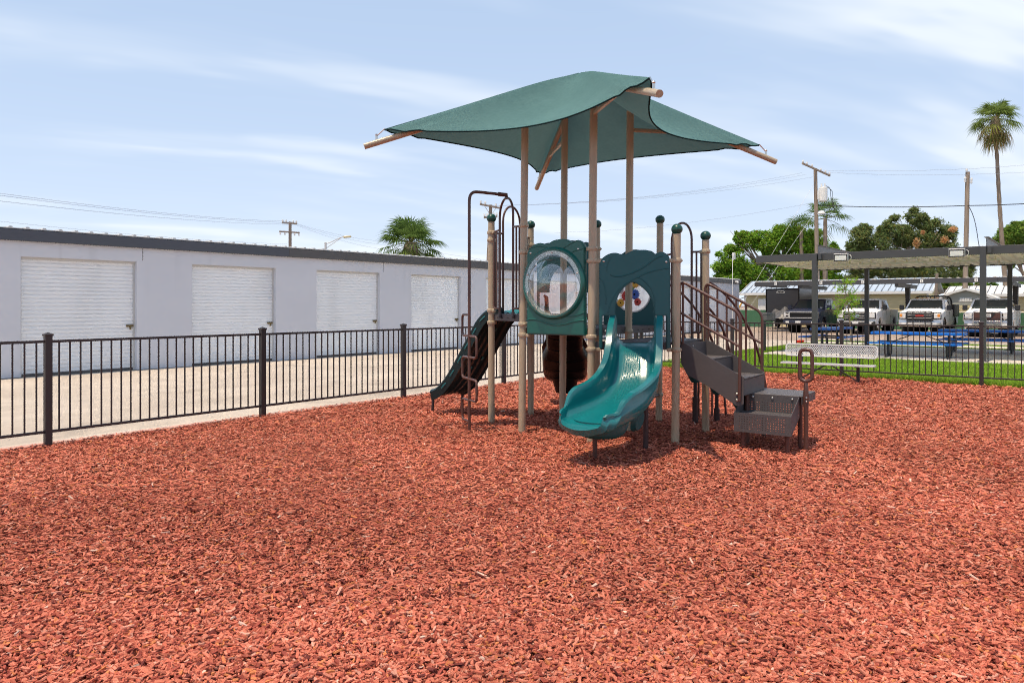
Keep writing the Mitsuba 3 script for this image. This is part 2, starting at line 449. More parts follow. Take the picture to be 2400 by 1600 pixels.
def chips(d0, d1, dens, ls, ws, rich):
    area = (1200 / F) * 1.30 * (d1 * d1 - d0 * d0)
    x, y = wedge(int(area * dens), d0, d1, 0.30)
    a, b = inC(np.stack([x, y], -1))
    k = (a < 0.03 + 0.05 * rng.random(len(a))) & (b > -0.07 + 0.05 * rng.random(len(a)) ** 2) & (a > -26)
    x, y = x[k], y[k]; n = len(x)
    L = rng.uniform(*ls, n) * rng.choice([0.7, 1.0, 1.35], n, p=[.4, .45, .15]) / 2; W = L * np.where(rng.random(n) < .4, rng.uniform(0.45, 0.85, n), rng.uniform(0.20, 0.45, n)); W = np.clip(W, ws[0] / 2, ws[1] / 2)
    yaw = rng.uniform(0, 2 * np.pi, n)
    pit = rng.normal(0, 0.19, n); rol = rng.normal(0, 0.30, n)
    ex = np.stack([np.cos(yaw) * np.cos(pit), np.sin(yaw) * np.cos(pit), np.sin(pit)], -1)
    s = np.stack([-np.sin(yaw), np.cos(yaw), 0 * yaw], -1)
    u = np.cross(ex, s)
    ey = s * np.cos(rol)[:, None] + u * np.sin(rol)[:, None]
    ez = np.cross(ex, ey)
    z = mulch_z(x, y) + rng.uniform(0.0, 0.022, n) + np.abs(ex[:, 2]) * L * 0.6 + np.abs(ey[:, 2]) * W * 0.4
    c = np.stack([x, y, z], -1)
    bend = rng.normal(0, 0.22, n) * L
    t = rng.uniform(0.0015, 0.0042, n)
    r = lambda lo, hi: rng.uniform(lo, hi, n)
    if rich == 2:
        P = [(-r(.8, 1), -r(.2, 1), -1), (-r(.8, 1), r(.2, 1), -1), (r(-.2, .2), -r(.6, 1.15), 1), (r(-.2, .2), r(.6, 1.15), 1), (r(.8, 1), -r(.1, 1), -1), (r(.8, 1), r(.1, 1), -1)]
        top = [c + ex * (L * px)[:, None] + ey * (W * py)[:, None] + ez * (bend * pz * .5 + t)[:, None] for px, py, pz in P]
        bot = [v - ez * (2 * t)[:, None] - UP * 0.001 for v in top]
        ring = [0, 2, 4, 5, 3, 1]
        f = [(0, 2, 3), (0, 3, 1), (2, 4, 5), (2, 5, 3)]
        for i in range(6):
            p, q = ring[i], ring[(i + 1) % 6]
            f += [(p + 6, q + 6, q), (p + 6, q, p)]
        vs = np.stack(top + bot, 1)
    else:
        P = [(-1, -r(.3, 1)), (-1, r(.3, 1)), (1, -r(.2, 1)), (1, r(.2, 1))]
        top = [c + ex * (L * px)[:, None] + ey * (W * py)[:, None] + ez * t[:, None] for px, py in P]
        bot = [v - ez * (2 * t)[:, None] for v in top]
        f = [(0, 2, 3), (0, 3, 1), (4, 6, 2), (4, 2, 0), (1, 3, 7), (1, 7, 5)]
        vs = np.stack(top + bot, 1)
        if rich == 0: vs, f = vs[:, :4], f[:2]
    k = vs.shape[1]
    F_ = (np.array(f)[None] + (np.arange(n) * k)[:, None, None]).reshape(-1, 3)
    g = rng.random(n)
    pal = np.array([[0.50, 0.160, 0.104], [0.44, 0.124, 0.082], [0.54, 0.195, 0.132], [0.27, 0.068, 0.050], [0.52, 0.185, 0.080], [0.54, 0.255, 0.185], [0.12, 0.034, 0.030], [0.62, 0.42, 0.33]])
    w = rng.choice(8, n, p=[.31, .25, .17, .12, .045, .05, .05, .005])
    pq = np.stack([x, y, x * 0], -1)
    col = pal[w] * (0.87 + 0.38 * g[:, None]) * (0.74 + 0.52 * meshkit.fbm(pq * 0.9, 4, 61))[:, None]
    return vs.reshape(-1, 3), F_, np.repeat(np.clip(col, 0, 0.9), k, 0)


vs, fs, cols, o = [], [], [], 0
for args in ((2.2, 3.8, 7600, (.017, .048), (.006, .018), 2), (3.8, 6.0, 5600, (.019, .048), (.006, .019), 1),
             (6.0, 10.0, 2700, (.026, .058), (.008, .019), 0), (10.0, 19.5, 1050, (.036, .072), (.012, .026), 0)):
    v, f, c = chips(*args)
    vs.append(v); fs.append(f + o); cols.append(c); o += len(v)
k = struct('mulch_chips', M(np.vstack(vs), np.vstack(fs)), 'm_chips', kind='stuff', cat='mulch', label='loose red wood mulch chips covering the play area', color=np.vstack(cols))


def blades(n, a0, a1, b0, b1, h, keep=None):
    a = rng.uniform(a0, a1, n); b = rng.uniform(b0, b1, n)
    if keep is not None:
        q = keep(a, b); a, b = a[q], b[q]
    n = len(a)
    p = COR + LU * a[:, None] + RU * b[:, None]; p[:, 2] = -0.012
    yaw = rng.uniform(0, 2 * np.pi, n); s = np.stack([np.cos(yaw), np.sin(yaw), 0 * yaw], -1)
    lean = rng.normal(0, 0.45, (n, 3)); lean[:, 2] = 1
    pt = np.stack([a * 0.9, b * 0.9, a * 0], -1)
    H = h * rng.uniform(0.55, 1.15, n) * (0.6 + 0.8 * meshkit.fbm(pt, 3, 4))
    w = rng.uniform(0.004, 0.009, n) * 1.6
    tip = p + lean * H[:, None]
    mid = p + lean * (H * .5)[:, None] - UP * (0.0 * H)[:, None] + s * (w * .6)[:, None]
    v = np.stack([p - s * w[:, None], p + s * w[:, None], mid, tip], 1)
    f = (np.array([[0, 1, 2], [0, 2, 3]])[None] + (np.arange(n) * 4)[:, None, None]).reshape(-1, 3)
    cl = np.array([0.27, 0.43, 0.048]) * (0.6 + 0.75 * rng.random((n, 1))) * (0.78 + 0.45 * meshkit.fbm(pt * 1.7, 3, 8))[:, None]
    dry = rng.random(n) < 0.07
    cl[dry] = [0.30, 0.29, 0.09]
    return M(v.reshape(-1, 3), f), np.repeat(cl, 4, 0)


onslab = lambda a, b: ~((a > 6.35) & (a < 13.6) & (b > 0.72)) & ~((a > 14.45) & (a < 15.75))
g1, c1 = blades(85000, 0.04, 6.4, -0.3, 14, 0.075, onslab)
g2, c2 = blades(30000, 6.4, 16.9, -0.3, 1.1, 0.065, onslab)
g3, c3 = blades(40000, 13.5, 16.9, 0.5, 20, 0.065, onslab)
g4, c4 = blades(9000, -0.02, 0.25, 0.2, 12, 0.13)
struct('grass', cat(g1, g2, g3, g4), 'm_blade', kind='stuff', cat='grass', label='short bright green lawn grass beyond the right hand fence', color=np.vstack([c1, c2, c3, c4]))

# ------------------------------------------------------------------ fences


def fence(name, label, P0, D, posts, pick, lead=(0, 0)):
    t = thing(name, label, 'fence', 'dark metal picket fences round the play area')
    Nn = V(-D[1], D[0], 0)
    ends = [posts[0] - lead[0]] * (lead[0] > 0) + list(posts) + [posts[-1] + lead[1]] * (lead[1] > 0)
    for s in posts:
        p = P0 + D * s
        k = part(t, 'post', cat(bbox(p + UP * 0.57, D * 0.036, Nn * 0.036, UP * 0.65, 0.004)), 'm_bronze')
        cap = cat(bbox(p + UP * 1.228, D * 0.045, Nn * 0.045, UP * 0.012, 0.004), tube([p + UP * 1.239, p + UP * 1.258], [0.058, 0.006], 4))
        part(k, 'cap', cap, 'm_bronze')
    for s0, s1 in zip(ends[:-1], ends[1:]):
        a, b = P0 + D * (s0 + 0.036), P0 + D * (s1 - 0.036)
        part(t, 'top_rail', beam(a + UP * 1.155, b + UP * 1.155, 0.030, 0.030, b=0.003), 'm_bronze')
        part(t, 'bottom_rail', beam(a + UP * 0.150, b + UP * 0.150, 0.030, 0.030, b=0.003), 'm_bronze')
        n = max(1, round((s1 - s0) / pick))
        for i in range(1, n):
            q = P0 + D * (s0 + (s1 - s0) * i / n)
            part(t, 'picket', obox(q + UP * 0.6525, D * 0.0075, Nn * 0.0075, UP * 0.4875), 'm_bronze')
    return t


fence('metal_fence', 'dark bronze picket fence along the concrete drive in front of the storage units', COR, -LU, [0.28, 2.98, 5.66, 8.35, 11.03, 13.72], 0.1118, (0.28, 1.6))
fence('metal_fence', 'dark bronze picket fence with green lawn behind it and a bench before it', COR, RU, [0.0, 2.42, 4.87, 7.44], 0.108, (0, 4.5))

# ------------------------------------------------------------------ storage building
WA = 0.885
W0, WD = V(-10.94, 15.56, 0), V(math.cos(WA), math.sin(WA), 0)
WN = V(math.sin(WA), -math.cos(WA), 0)       # outward, towards the play area
st = thing('storage_building', 'long low white storage building with roll-up doors and dark roof edge', 'building')


def W(s, z, n=0.0): return W0 + WD * s + UP * z + WN * n


LB, ZB, DH, DW, PER, D0 = 40.3, 2.975, 2.63, 2.45, 3.83, 0.385
doors = [D0 + PER * i for i in range(-2, 10)]
wall = sbox(-14, 0, LB, ZB)
for s in doors: wall = wall.difference(sbox(s, -1, s + DW, DH))
wm = extr(wall, W0 - WN * 0.16, WD, UP, WN, 0.16)
back = cat(obox(W(LB - 3.5 - 27, ZB / 2, -5.2), WD * 30.5, UP * ZB / 2, WN * 0.06), obox(W(LB - 0.08, ZB / 2, -2.66), WD * 0.08, UP * ZB / 2, WN * 2.48), obox(W(-13.9, ZB / 2, -2.66), WD * 0.08, UP * ZB / 2, WN * 2.48))
kw = part(st, 'wall', cat(wm, back), 'm_stucco')
seam = []
for i, s in enumerate(doors):
    if i % 2 == 0: seam.append(obox(W(s + DW + 0.14, (DH + ZB) / 2 + 0.02, 0.0005), WD * 0.006, UP * 0.16, WN * 0.004))
part(kw, 'control_joint', cat(*seam), 'm_fascia')
for s in doors:
    u = np.arange(0, DH - 0.10, 0.088)
    pro = []
    for x in u: pro += [(x, 0.012), (x + 0.004, 0.020), (x + 0.066, 0.020), (x + 0.071, 0.012), (x + 0.073, -0.006), (x + 0.086, -0.006)]
    pro = np.array(pro)
    A = np.array([[W(s + 0.045, 0.055 + z, -0.145 + n), W(s + DW - 0.045, 0.055 + z, -0.145 + n)] for z, n in pro])
    m = grid(A)
    kd = part(st, 'door', M(m.vertices, m.faces[:, ::-1]), 'm_door')
    part(kd, 'bottom_bar', cat(bbox(W(s + DW / 2, 0.032, -0.132), WD * (DW / 2 - 0.045), UP * 0.022, WN * 0.016, 0.004), obox(W(s + DW / 2, 0.004, -0.13), WD * (DW / 2 - 0.03), UP * 0.008, WN * 0.02)), 'm_fascia')
    lz = 1.07
    part(kd, 'latch', cat(bbox(W(s + DW - 0.115, lz, -0.112), WD * 0.085, UP * 0.028, WN * 0.016, 0.006), bbox(W(s + DW - 0.105, lz - 0.055, -0.108), WD * 0.020, UP * 0.034, WN * 0.012, 0.006), cyl(W(s + DW - 0.15, lz, -0.10), W(s + DW - 0.15, lz, -0.075), 0.018, 10)), 'm_brass')
    part(st, 'guide_rail', cat(obox(W(s + 0.022, DH / 2, -0.128), WD * 0.022, UP * DH / 2, WN * 0.02), obox(W(s + DW - 0.022, DH / 2, -0.128), WD * 0.022, UP * DH / 2, WN * 0.02), obox(W(s + DW / 2, DH - 0.03, -0.128), WD * (DW / 2 - 0.045), UP * 0.03, WN * 0.02)), 'm_galv')
xs = [-14.2, -2, 7.05, 16.2, 25.3, 34.4, LB + 0.12]
for i in range(len(xs) - 1):
    z0 = 2.965
    pro = sbox(0, z0, 0.07, 3.215)
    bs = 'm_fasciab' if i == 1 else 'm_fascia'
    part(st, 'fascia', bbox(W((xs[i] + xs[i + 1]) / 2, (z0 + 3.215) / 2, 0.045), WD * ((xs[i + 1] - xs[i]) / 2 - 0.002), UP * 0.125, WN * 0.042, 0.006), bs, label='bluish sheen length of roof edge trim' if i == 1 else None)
rib = []
for s in np.arange(-14, LB, 0.322):
    o = W(s, 3.222, 0.10)
    v = [o - WD * 0.050, o + WD * 0.050, o + WD * 0.028 + UP * 0.050, o - WD * 0.028 + UP * 0.050]
    w = [q - WN * 5.4 - UP * 0.0 + UP * 0.02 for q in v]
    rib.append(M(v + w, [[0, 1, 2], [0, 2, 3], [1, 5, 6], [1, 6, 2], [2, 6, 7], [2, 7, 3], [3, 7, 4], [3, 4, 0]]))
part(st, 'roof', cat(obox(W((LB - 14) / 2, 3.232, -2.6), WD * ((LB + 14.3) / 2), UP * 0.008, WN * 2.69), *rib), 'm_galv')
part(st, 'security_camera', cat(bbox(W(LB - 0.75, 3.09, 0.14), WD * 0.14, UP * 0.06, WN * 0.055, 0.015), ball(W(LB - 0.75, 3.05, 0.20), 0.07)), 'm_trim')
am = thing('antenna_mast', 'thin white antenna mast standing at the far end of the white storage building', 'antenna')
part(am, 'mast', cyl(W(LB - 2.4, 0.0, 0.55), W(LB - 2.4, 4.75, 0.55), 0.026, 8), 'm_trim')
part(am, 'antenna_box', bbox(W(LB - 2.2, 4.62, 0.55), WD * 0.14, UP * 0.20, WN * 0.06, 0.02), 'm_trim')
# ------------------------------------------------------------------ play structure
ap, S_ = 0.9595, 0.9432
u3, v3 = V(math.cos(ap), math.sin(ap), 0), V(math.sin(ap), -math.cos(ap), 0)
T3 = V(0.8977, 8.2585, 0)
PT = {'T3': T3, 'T4': T3 + S_ * u3, 'T1': T3 - S_ * v3}
PT['T2'] = PT['T4'] - S_ * v3
PT['B4'] = PT['T4'] + S_ * u3; PT['B3'] = PT['T2'] + S_ * u3
h_, k_ = 0.5 * S_ * u3, S_ * math.sqrt(3) / 2 * v3
PT['B5'] = PT['T3'] + h_ + k_; PT['B6'] = PT['T4'] + h_ + k_; PT['B1'] = PT['T1'] + h_ - k_; PT['B2'] = PT['T2'] + h_ - k_
ZL, ZM, ZR = 1.445, 1.295, 1.145             # deck heights: left, middle, right
ps = thing('play_structure', 'playground climbing structure with green shade canopy, teal slide and tan posts', 'playground')
RP = 0.0445
LEAN = {'T1': .010, 'T2': .008, 'T3': .009, 'T4': .008, 'B5': .008, 'B4': .006}
CC = V(0.84, 8.93, 0)


def on(nm, z): return PT[nm] + UP * z + V(LEAN.get(nm, 0) * (z - 0.6), 0, 0)


def ring(nm, z, to=None):
    c = on(nm, z); a = unit(on(nm, z + .1) - c)
    m = [lathe(c, [(RP, -.026), (RP + .011, -.020), (RP + .014, -.008), (RP + .014, .008), (RP + .011, .020), (RP, .026)], 20, a)]
    if to is not None:
        d = unit((PT[to] - PT[nm]) * [1, 1, 0])
        m += [bbox(c + d * (RP + .028), d * .030, np.cross(UP, d) * .017, UP * .021, .006), ball(c - d * (RP + .012) + np.cross(UP, d) * .012, .012, 1, 8)]
    return cat(*m)


ringz = {'T1': [(2.52, 'B1'), (2.20, 'T3'), (1.33, 'B1'), (1.20, 'T3')], 'T3': [(2.20, 'T1'), (2.06, 'B5'), (1.20, 'T1'), (1.06, 'B5')], 'T2': [(1.24, 'T4')], 'T4': [(1.24, 'T2')],
         'B1': [(2.52, 'T1'), (2.42, 'B2'), (1.49, 'T1'), (1.33, 'B2')], 'B2': [(2.42, 'B1'), (2.36, 'B3')], 'B3': [(2.36, 'B2'), (2.20, 'B4')], 'B4': [(2.22, 'B6'), (2.20, 'B3'), (0.36, 'T4')], 'B5': [(2.06, 'T3'), (1.06, 'T3')],
         'B6': [(2.22, 'B4'), (1.06, 'B5')]}
for nm in PT:
    tall = nm[0] == 'T'
    top = 4.02 if tall else (2.36 if nm in ('B5', 'B6') else 2.66)
    k = part(ps, 'post', tube([on(nm, -.05), on(nm, top / 2), on(nm, top)], RP, 22), 'm_tan', smooth=40)
    if not tall: part(k, 'ball_cap', cat(ball(on(nm, top + .052), .064, 0.94, 24)), 'm_ball', smooth=True)
    for z, to in ringz.get(nm, []): part(k, 'clamp', ring(nm, z, to), 'm_tan', smooth=40)

# decks
def deck(names, z):
    pg = Polygon([PT[n][:2] for n in names]).buffer(-0.02)
    m = extr(pg, UP * (z - .03), V(1, 0, 0), V(0, 1, 0), UP, .03)
    k = part(ps, 'deck', m, 'm_deck')
    for a, b in zip(names, names[1:] + names[:1]):
        if {a, b} in ({'T2', 'T4'},): continue
        d = unit(PT[b] - PT[a]); nn = V(d[1], -d[0], 0)
        if np.dot((PT[a] + PT[b]) / 2 - sum(PT[n] for n in names) / len(names), nn) < 0: nn = -nn
        p, q = PT[a] + d * (RP + .004) - nn * .03, PT[b] - d * (RP + .004) - nn * .03
        part(k, 'edge_beam', bbox((p + q) / 2 + UP * (z - .0445), (q - p) / 2, nn * .012, UP * .043, .004), 'm_step')
        ho = []
        L = np.linalg.norm(q - p)
        for s in np.arange(.10, L - .06, .035):
            if int(s / .035) % 5 in (1, 2): ho.append(cyl(p + d * s + nn * .0122 + UP * (z - .045), p + d * s + nn * .0135 + UP * (z - .045), .008, 8))
        if ho: part(k, 'beam_hole', cat(*ho), 'm_black', kind='stuff')


deck(['T1', 'T2', 'B3', 'B2', 'B1'], ZL)
deck(['T1', 'T3', 'T4', 'T2'], ZM)
deck(['T2', 'T4', 'B4', 'B3'], ZM - .002)
deck(['T3', 'B5', 'B6', 'B4', 'T4'], ZR)

# canopy: tensioned fabric on four hip bars
c0 = (PT['T1'] + PT['T4']) / 2
dirs = [(PT[n] - c0) / np.linalg.norm(PT[n] - c0) for n in ('T1', 'T3', 'T4', 'T2')]
APX, RT = CC + UP * 4.45, 2.365
cn = part(ps, 'canopy', M([[0, 0, 4.4], [.001, 0, 4.4], [0, .001, 4.4]], [[0, 1, 2]]), 'm_fabric')
NU, NR = 44, 30
tips = [CC + d * RT + UP * 3.61 for d in dirs]
surf, hems = [], []
for i in range(4):
    A_, B_ = tips[i], tips[(i + 1) % 4]
    mid = unit(CC * [1, 1, 0] - (A_ + B_) / 2 * [1, 1, 0])
    uu = np.linspace(0, 1, NU)
    q = 4 * uu * (1 - uu)
    E = A_ + (B_ - A_) * uu[:, None] + mid * (0.57 * q ** 1.35)[:, None] - UP * (0.075 * q)[:, None]
    rr = np.linspace(0.012, 1, NR)
    G = APX + rr[None, :, None] * (E[:, None] - APX)
    prof = np.sin(np.pi * rr)[None, :] * q[:, None]
    wr = meshkit.fbm(np.stack([G[..., 0] * 2.4, G[..., 1] * 2.4, G[..., 2] * 2.4], -1), 3, 40 + i) - .5
    fold = np.sin(uu * 70)[:, None] * np.exp(-((1 - rr) / .22) ** 2)[None] * .013 * (np.abs(uu - .5) > .38)[:, None]
    G = G - UP * (0.07 * prof)[..., None] + UP * (0.055 * wr * prof + fold)[..., None] + UP * (0.035 * np.exp(-(rr / .14) ** 2) * -1.0)[None, :, None]
    surf.append(grid(G)); hems.append(tube(G[:, -1] - UP * .004, .0085, 6))
g = cat(*surf)
g = trimesh.Trimesh(g.vertices, g.faces, process=False); g.merge_vertices(digits_vertex=5)
scene[cn] = mikit.ply(g, 'm_fabric', smooth=28)
part(cn, 'hem', cat(*hems), 'm_hem', smooth=True)
for i, nm in enumerate(('T1', 'T3', 'T4', 'T2')):
    bx = lambda r: CC + dirs[i] * r + UP * (3.405 + .352 * (2.60 - r))
    k = part(cn, 'hip_bar', tube([bx(0.04), bx(2.60)], .035, 18), 'm_tan', smooth=40)
    part(k, 'cable_hook', cat(cyl(bx(2.46) + UP * .03, bx(2.46) + UP * .085, .014, 8), tube([bx(2.46) + UP * .075, tips[i] + UP * .012], .007, 6), ball(bx(2.46) + UP * .09, .018, 1, 8)), 'm_steel')
    o = on(nm, 3.73)
    part(cn, 'brace', beam(o + dirs[i] * .03, CC + dirs[i] * 1.83 + UP * 3.73, .035, .045, b=.006), 'm_tan')

# moulded panels
def wavy(pts, n=60): return smoothline(np.array([(x, y, 0) for x, y in pts]), n)[:, :2]


def relief(pts, o, ex, ey, ez, r, n=30):
    p = smoothline(np.array([(x, y, 0) for x, y in pts]), n)
    return tube(o + p[:, :1] * ex + p[:, 1:2] * ey, r, 8)


def panel_frame(a, b):
    ex = unit(PT[b] - PT[a]); n = V(ex[1], -ex[0], 0)
    if n @ ((PT[a] + PT[b]) / 2 - (PT['T2'] + PT['T4']) / 2) < 0: n = -n
    return PT[a], ex, n


TOPW = [(.09, .965), (.135, 1.030), (.21, 1.072), (.29, 1.078), (.375, 1.060), (.42, 1.085), (.50, 1.108), (.565, 1.112), (.65, 1.100), (.715, 1.068), (.775, 1.088), (.825, 1.076), (.865, 1.040), (.882, .985)]


def bev(poly, o, ex, n, t, bsdf, parent, name, label=None):
    """plate with a rounded front edge"""
    ms = [extr(poly, o, ex, UP, n, t * .62)]
    for j, (sh, dz) in enumerate(((.003, .78), (.008, .92), (.015, 1.0))):
        p = poly.buffer(-sh)
        ms.append(extr(p, o + n * (t * .62), ex, UP, n, t * (dz - .62)))
    return part(parent, name, cat(*ms), bsdf, label=label)


def hood(a, b, z, bsdf):
    o, ex, n = panel_frame(a, b); o = o + UP * z - n * .022
    out = Polygon(list(wavy(TOPW)) + [(.882, 0), (.09, 0)])
    ar = [(.272, .35), (.272, .44), (.288, .55), (.345, .66), (.425, .73), (.468, .748), (.515, .730), (.60, .665), (.66, .585), (.694, .49), (.698, .35)]
    arch = Polygon(list(wavy(ar, 50)))
    cut = unary_union([arch, sbox(.142, -.02, .826, .36).buffer(.012)])
    k = bev(out.difference(cut), o, ex, n, .045, bsdf, ps, 'slide_hood', 'teal hood panel with a pointed opening over the slide')
    f = o + n * .046
    for q_ in (relief([(.215, .835), (.27, .815), (.36, .822), (.48, .862), (.60, .925), (.70, 1.00), (.80, 1.045)], f, ex, UP, n, .008),
                                relief([(.865, .905), (.74, .885), (.62, .850), (.51, .800), (.40, .742), (.29, .640), (.22, .52), (.19, .40)], f, ex, UP, n, .0065),
                                relief([(.52, .805), (.60, .755), (.685, .64), (.712, .50), (.715, .38)], f, ex, UP, n, .0065),
                                relief([(.10, .80), (.145, .72), (.165, .60), (.165, .50)], f, ex, UP, n, .006), relief([(.225, 1.03), (.19, .97), (.175, .88)], f, ex, UP, n, .005)): part(k, 'swirl_relief', q_, bsdf, smooth=True)
    for x, y in ((.140, .985), (.836, .975), (.165, .20), (.80, .20)):
        part(k, 'bolt', cat(lathe(f + ex * x + UP * y, [(.0, .006), (.010, .005), (.013, 0)], 12, n), ), 'm_steel', smooth=True)
    return k


hood('T3', 'B5', 1.070, 'm_tealdark')
hood('B2', 'B3', 1.370, 'm_tealdark')

# bubble panel between the two front canopy posts
o, ex, n = panel_frame('T1', 'T3')
if ex @ v3 < 0: ex = -ex
o = PT['T1'] + UP * 1.215 - n * .01
hx, hz_, hr = .468, .600, .372
out = Polygon(list(wavy(TOPW)) + [(.882, 0), (.09, 0)]).difference(Point(hx, hz_).buffer(hr, 48))
kb = bev(out, o, ex, n, .055, 'm_green', ps, 'bubble_panel', 'green panel with a clear bubble window')
f = o + n * .056
bc = o + ex * hx + UP * hz_
part(kb, 'bubble_ring', lathe(bc + n * .03, [(.371, -.03), (.371, .050), (.380, .060), (.398, .061), (.414, .050), (.424, .030), (.426, -.005)], 56, n, ex), 'm_green', smooth=35)
for q_ in (relief([(.09, .165), (.17, .178), (.28, .165), (.40, .130), (.52, .115), (.64, .130), (.76, .160), (.88, .172)], f, ex, UP, n, .008),
                             relief([(.60, .215), (.70, .215), (.80, .235), (.88, .262)], f, ex, UP, n, .007), relief([(.66, .915), (.73, .955), (.80, .975), (.88, .985)], f, ex, UP, n, .006),
                             relief([(.13, 1.02), (.22, 1.035), (.33, 1.03), (.45, 1.00), (.57, .995), (.68, 1.04), (.78, 1.08)], f, ex, UP, n, .006)): part(kb, 'swirl_relief', q_, 'm_green', smooth=True)
RB = .325; cap = []
for a in np.linspace(0, math.radians(66), 22): cap.append((RB * math.sin(a) / math.sin(math.radians(66)), (math.cos(a) - math.cos(math.radians(66))) * RB / math.sin(math.radians(66)) * 1.02))
cap[0] = (1e-4, cap[0][1])
part(kb, 'bubble_window', lathe(bc + n * .088, cap + [(.335, -.004), (.384, -.004)], 64, n, ex), 'm_dome', smooth=30)
part(kb, 'window_flange', lathe(bc + n * .088, [(.327, .004), (.331, .008), (.382, .006), (.386, .001)], 64, n, ex), 'm_clear', smooth=40)
for i in range(10):
    a = math.pi / 2 + i * math.pi / 5
    part(kb, 'bolt', lathe(bc + n * .094 + ex * math.cos(a) * .355 + UP * math.sin(a) * .355, [(1e-4, .007), (.008, .005), (.011, 0)], 10, n), 'm_steel', smooth=True)
for x, y in ((.150, .965), (.800, .985)): part(kb, 'bolt', lathe(f + ex * x + UP * y, [(1e-4, .006), (.010, .005), (.013, 0)], 12, n), 'm_steel', smooth=True)

# gear panel on the far side
o, ex, n = panel_frame('B3', 'B4'); o = o + UP * 1.215 + n * .02
kg = bev(Polygon(list(wavy(TOPW)) + [(.882, 0), (.09, 0)]).difference(Point(.545, .520).buffer(.262, 40)), o, ex, n, .045, 'm_tealdark', ps, 'gear_panel', 'teal panel with toy gears in a round clear window')
gc = o + ex * .545 + UP * .520
part(kg, 'window', lathe(gc + n * .02, [(1e-4, 0), (.275, 0)], 40, n, ex), 'm_clear')
part(kg, 'window_rim', lathe(gc - n * .004, [(.258, .004), (.258, -.006), (.275, -.006), (.275, .004)], 48, n, ex), 'm_galv', smooth=40)


def gear(x, y, r, bs, lab, teeth=14):
    a = np.arange(teeth * 4) * 2 * np.pi / (teeth * 4)
    rr = np.where((np.arange(teeth * 4) // 2) % 2 == 0, r, r * .80)
    pg = Polygon(np.stack([rr * np.cos(a), rr * np.sin(a)], 1)).difference(Point(0, 0).buffer(r * .2))
    k = part(kg, 'gear', extr(pg, gc + ex * x + UP * y - n * .075, ex, UP, n, .03), bs, label=lab)
    part(k, 'axle', cyl(gc + ex * x + UP * y - n * .085, gc + ex * x + UP * y + n * .01, r * .16, 8), 'm_black')


gear(.062, .132, .070, 'm_gyellow', 'big yellow toy gear'); gear(.060, -.025, .070, 'm_gblue', 'blue toy gear'); gear(.102, -.130, .052, 'm_gredg', 'small red toy gear')
gear(-.152, -.140, .056, 'm_gyellow', 'small yellow toy gear'); gear(-.01, .058, .062, 'm_ggreeng', 'green toy gear'); gear(-.165, .045, .058, 'm_ggreyg', 'grey toy gear'); gear(-.072, -.045, .072, 'm_gredg', 'large red toy gear behind the post')
gear(.165, .125, .04, 'm_ggreeng', 'small green toy gear')

# arched entry guards
def guard(a, b, z, name_label, parent=None):
    A_, B_ = PT[a], PT[b]; d = unit(B_ - A_); L = np.linalg.norm(B_ - A_)
    zt = z + 1.075
    q0, q1 = .28 * L, .71 * L
    ra = (q1 - q0) / 2
    g = np.linspace(0, np.pi, 15)
    arch = [A_ + d * q0 + UP * (z - .02)] + [A_ + d * ((q0 + q1) / 2 - ra * math.cos(t)) + UP * (z + 1.245 + ra * 1.12 * math.sin(t)) for t in g] + [A_ + d * q1 + UP * (z - .02)]
    k = part(ps, 'entry_arch', tube(arch, .0150, 10), 'm_brown', smooth=40, label=name_label)
    for s0, s1, sg in ((RP, q0, 1), (L - RP, q1, -1)):
        part(k, 'top_rail', tube([A_ + d * s0 + UP * zt, A_ + d * s1 + UP * (zt + .012)], .0135, 8), 'm_brown', smooth=40)
        w = s1 - s0
        e = fillet([A_ + d * (s0 + w * .18) + UP * zt, A_ + d * (s0 + w * .18) + UP * (z + .075), A_ + d * s1 + UP * (z + .075)], .035)
        part(k, 'baluster', tube(e, .012, 8), 'm_brown', smooth=40)
        part(k, 'baluster', tube([A_ + d * (s0 + w * .58) + UP * zt, A_ + d * (s0 + w * .58) + UP * (z + .075)], .012, 8), 'm_brown', smooth=40)
        part(k, 'foot_bolt', cat(cyl(A_ + d * s1 + UP * (z - .05), A_ + d * s1 + UP * (z + .03), .019, 8), ball(A_ + d * s1 + UP * (z - .03) - (u3 if a in ('T1',) else V(0, 0, 0)) * .015, .014, 1, 8)), 'm_step')


guard('T1', 'B1', ZL, 'brown arch joined to the overhead bar of the loop pole')
guard('B1', 'B2', ZL, 'brown arch above the dark climbing wall')
guard('B6', 'B4', ZR, 'brown arch on the low right hand deck')

# loop pole
P0 = V(-.522, 8.91, 0); AT = PT['T1'] + (PT['B1'] - PT['T1']) * .495
dl = unit(PT['B1'] - PT['T1'])
kp = part(ps, 'loop_pole', tube(fillet([P0 - UP * .05, P0 + UP * 2.955, AT + UP * 2.955], .12, 7), .0185, 12), 'm_brown', smooth=40)
part(kp, 'socket', tube([AT + (P0 - AT) * .22 + UP * 2.955, AT + UP * 2.955, AT + UP * 2.90], .026, 10), 'm_brown', smooth=40)
for i in range(5):
    zt = 1.445 - .262 * i; sg = 1 if i % 2 == 0 else -1
    p = P0 + UP * zt; r = dl * sg * .235
    part(kp, 'foot_loop', tube(fillet([p, p + r, p + r - UP * .258, p - UP * .258], .055, 6), .0160, 10), 'm_brown', smooth=40)

# main slide
sm_ = lambda a, b, x: (lambda t: t * t * (3 - 2 * t))(np.clip((x - a) / (b - a), 0, 1))


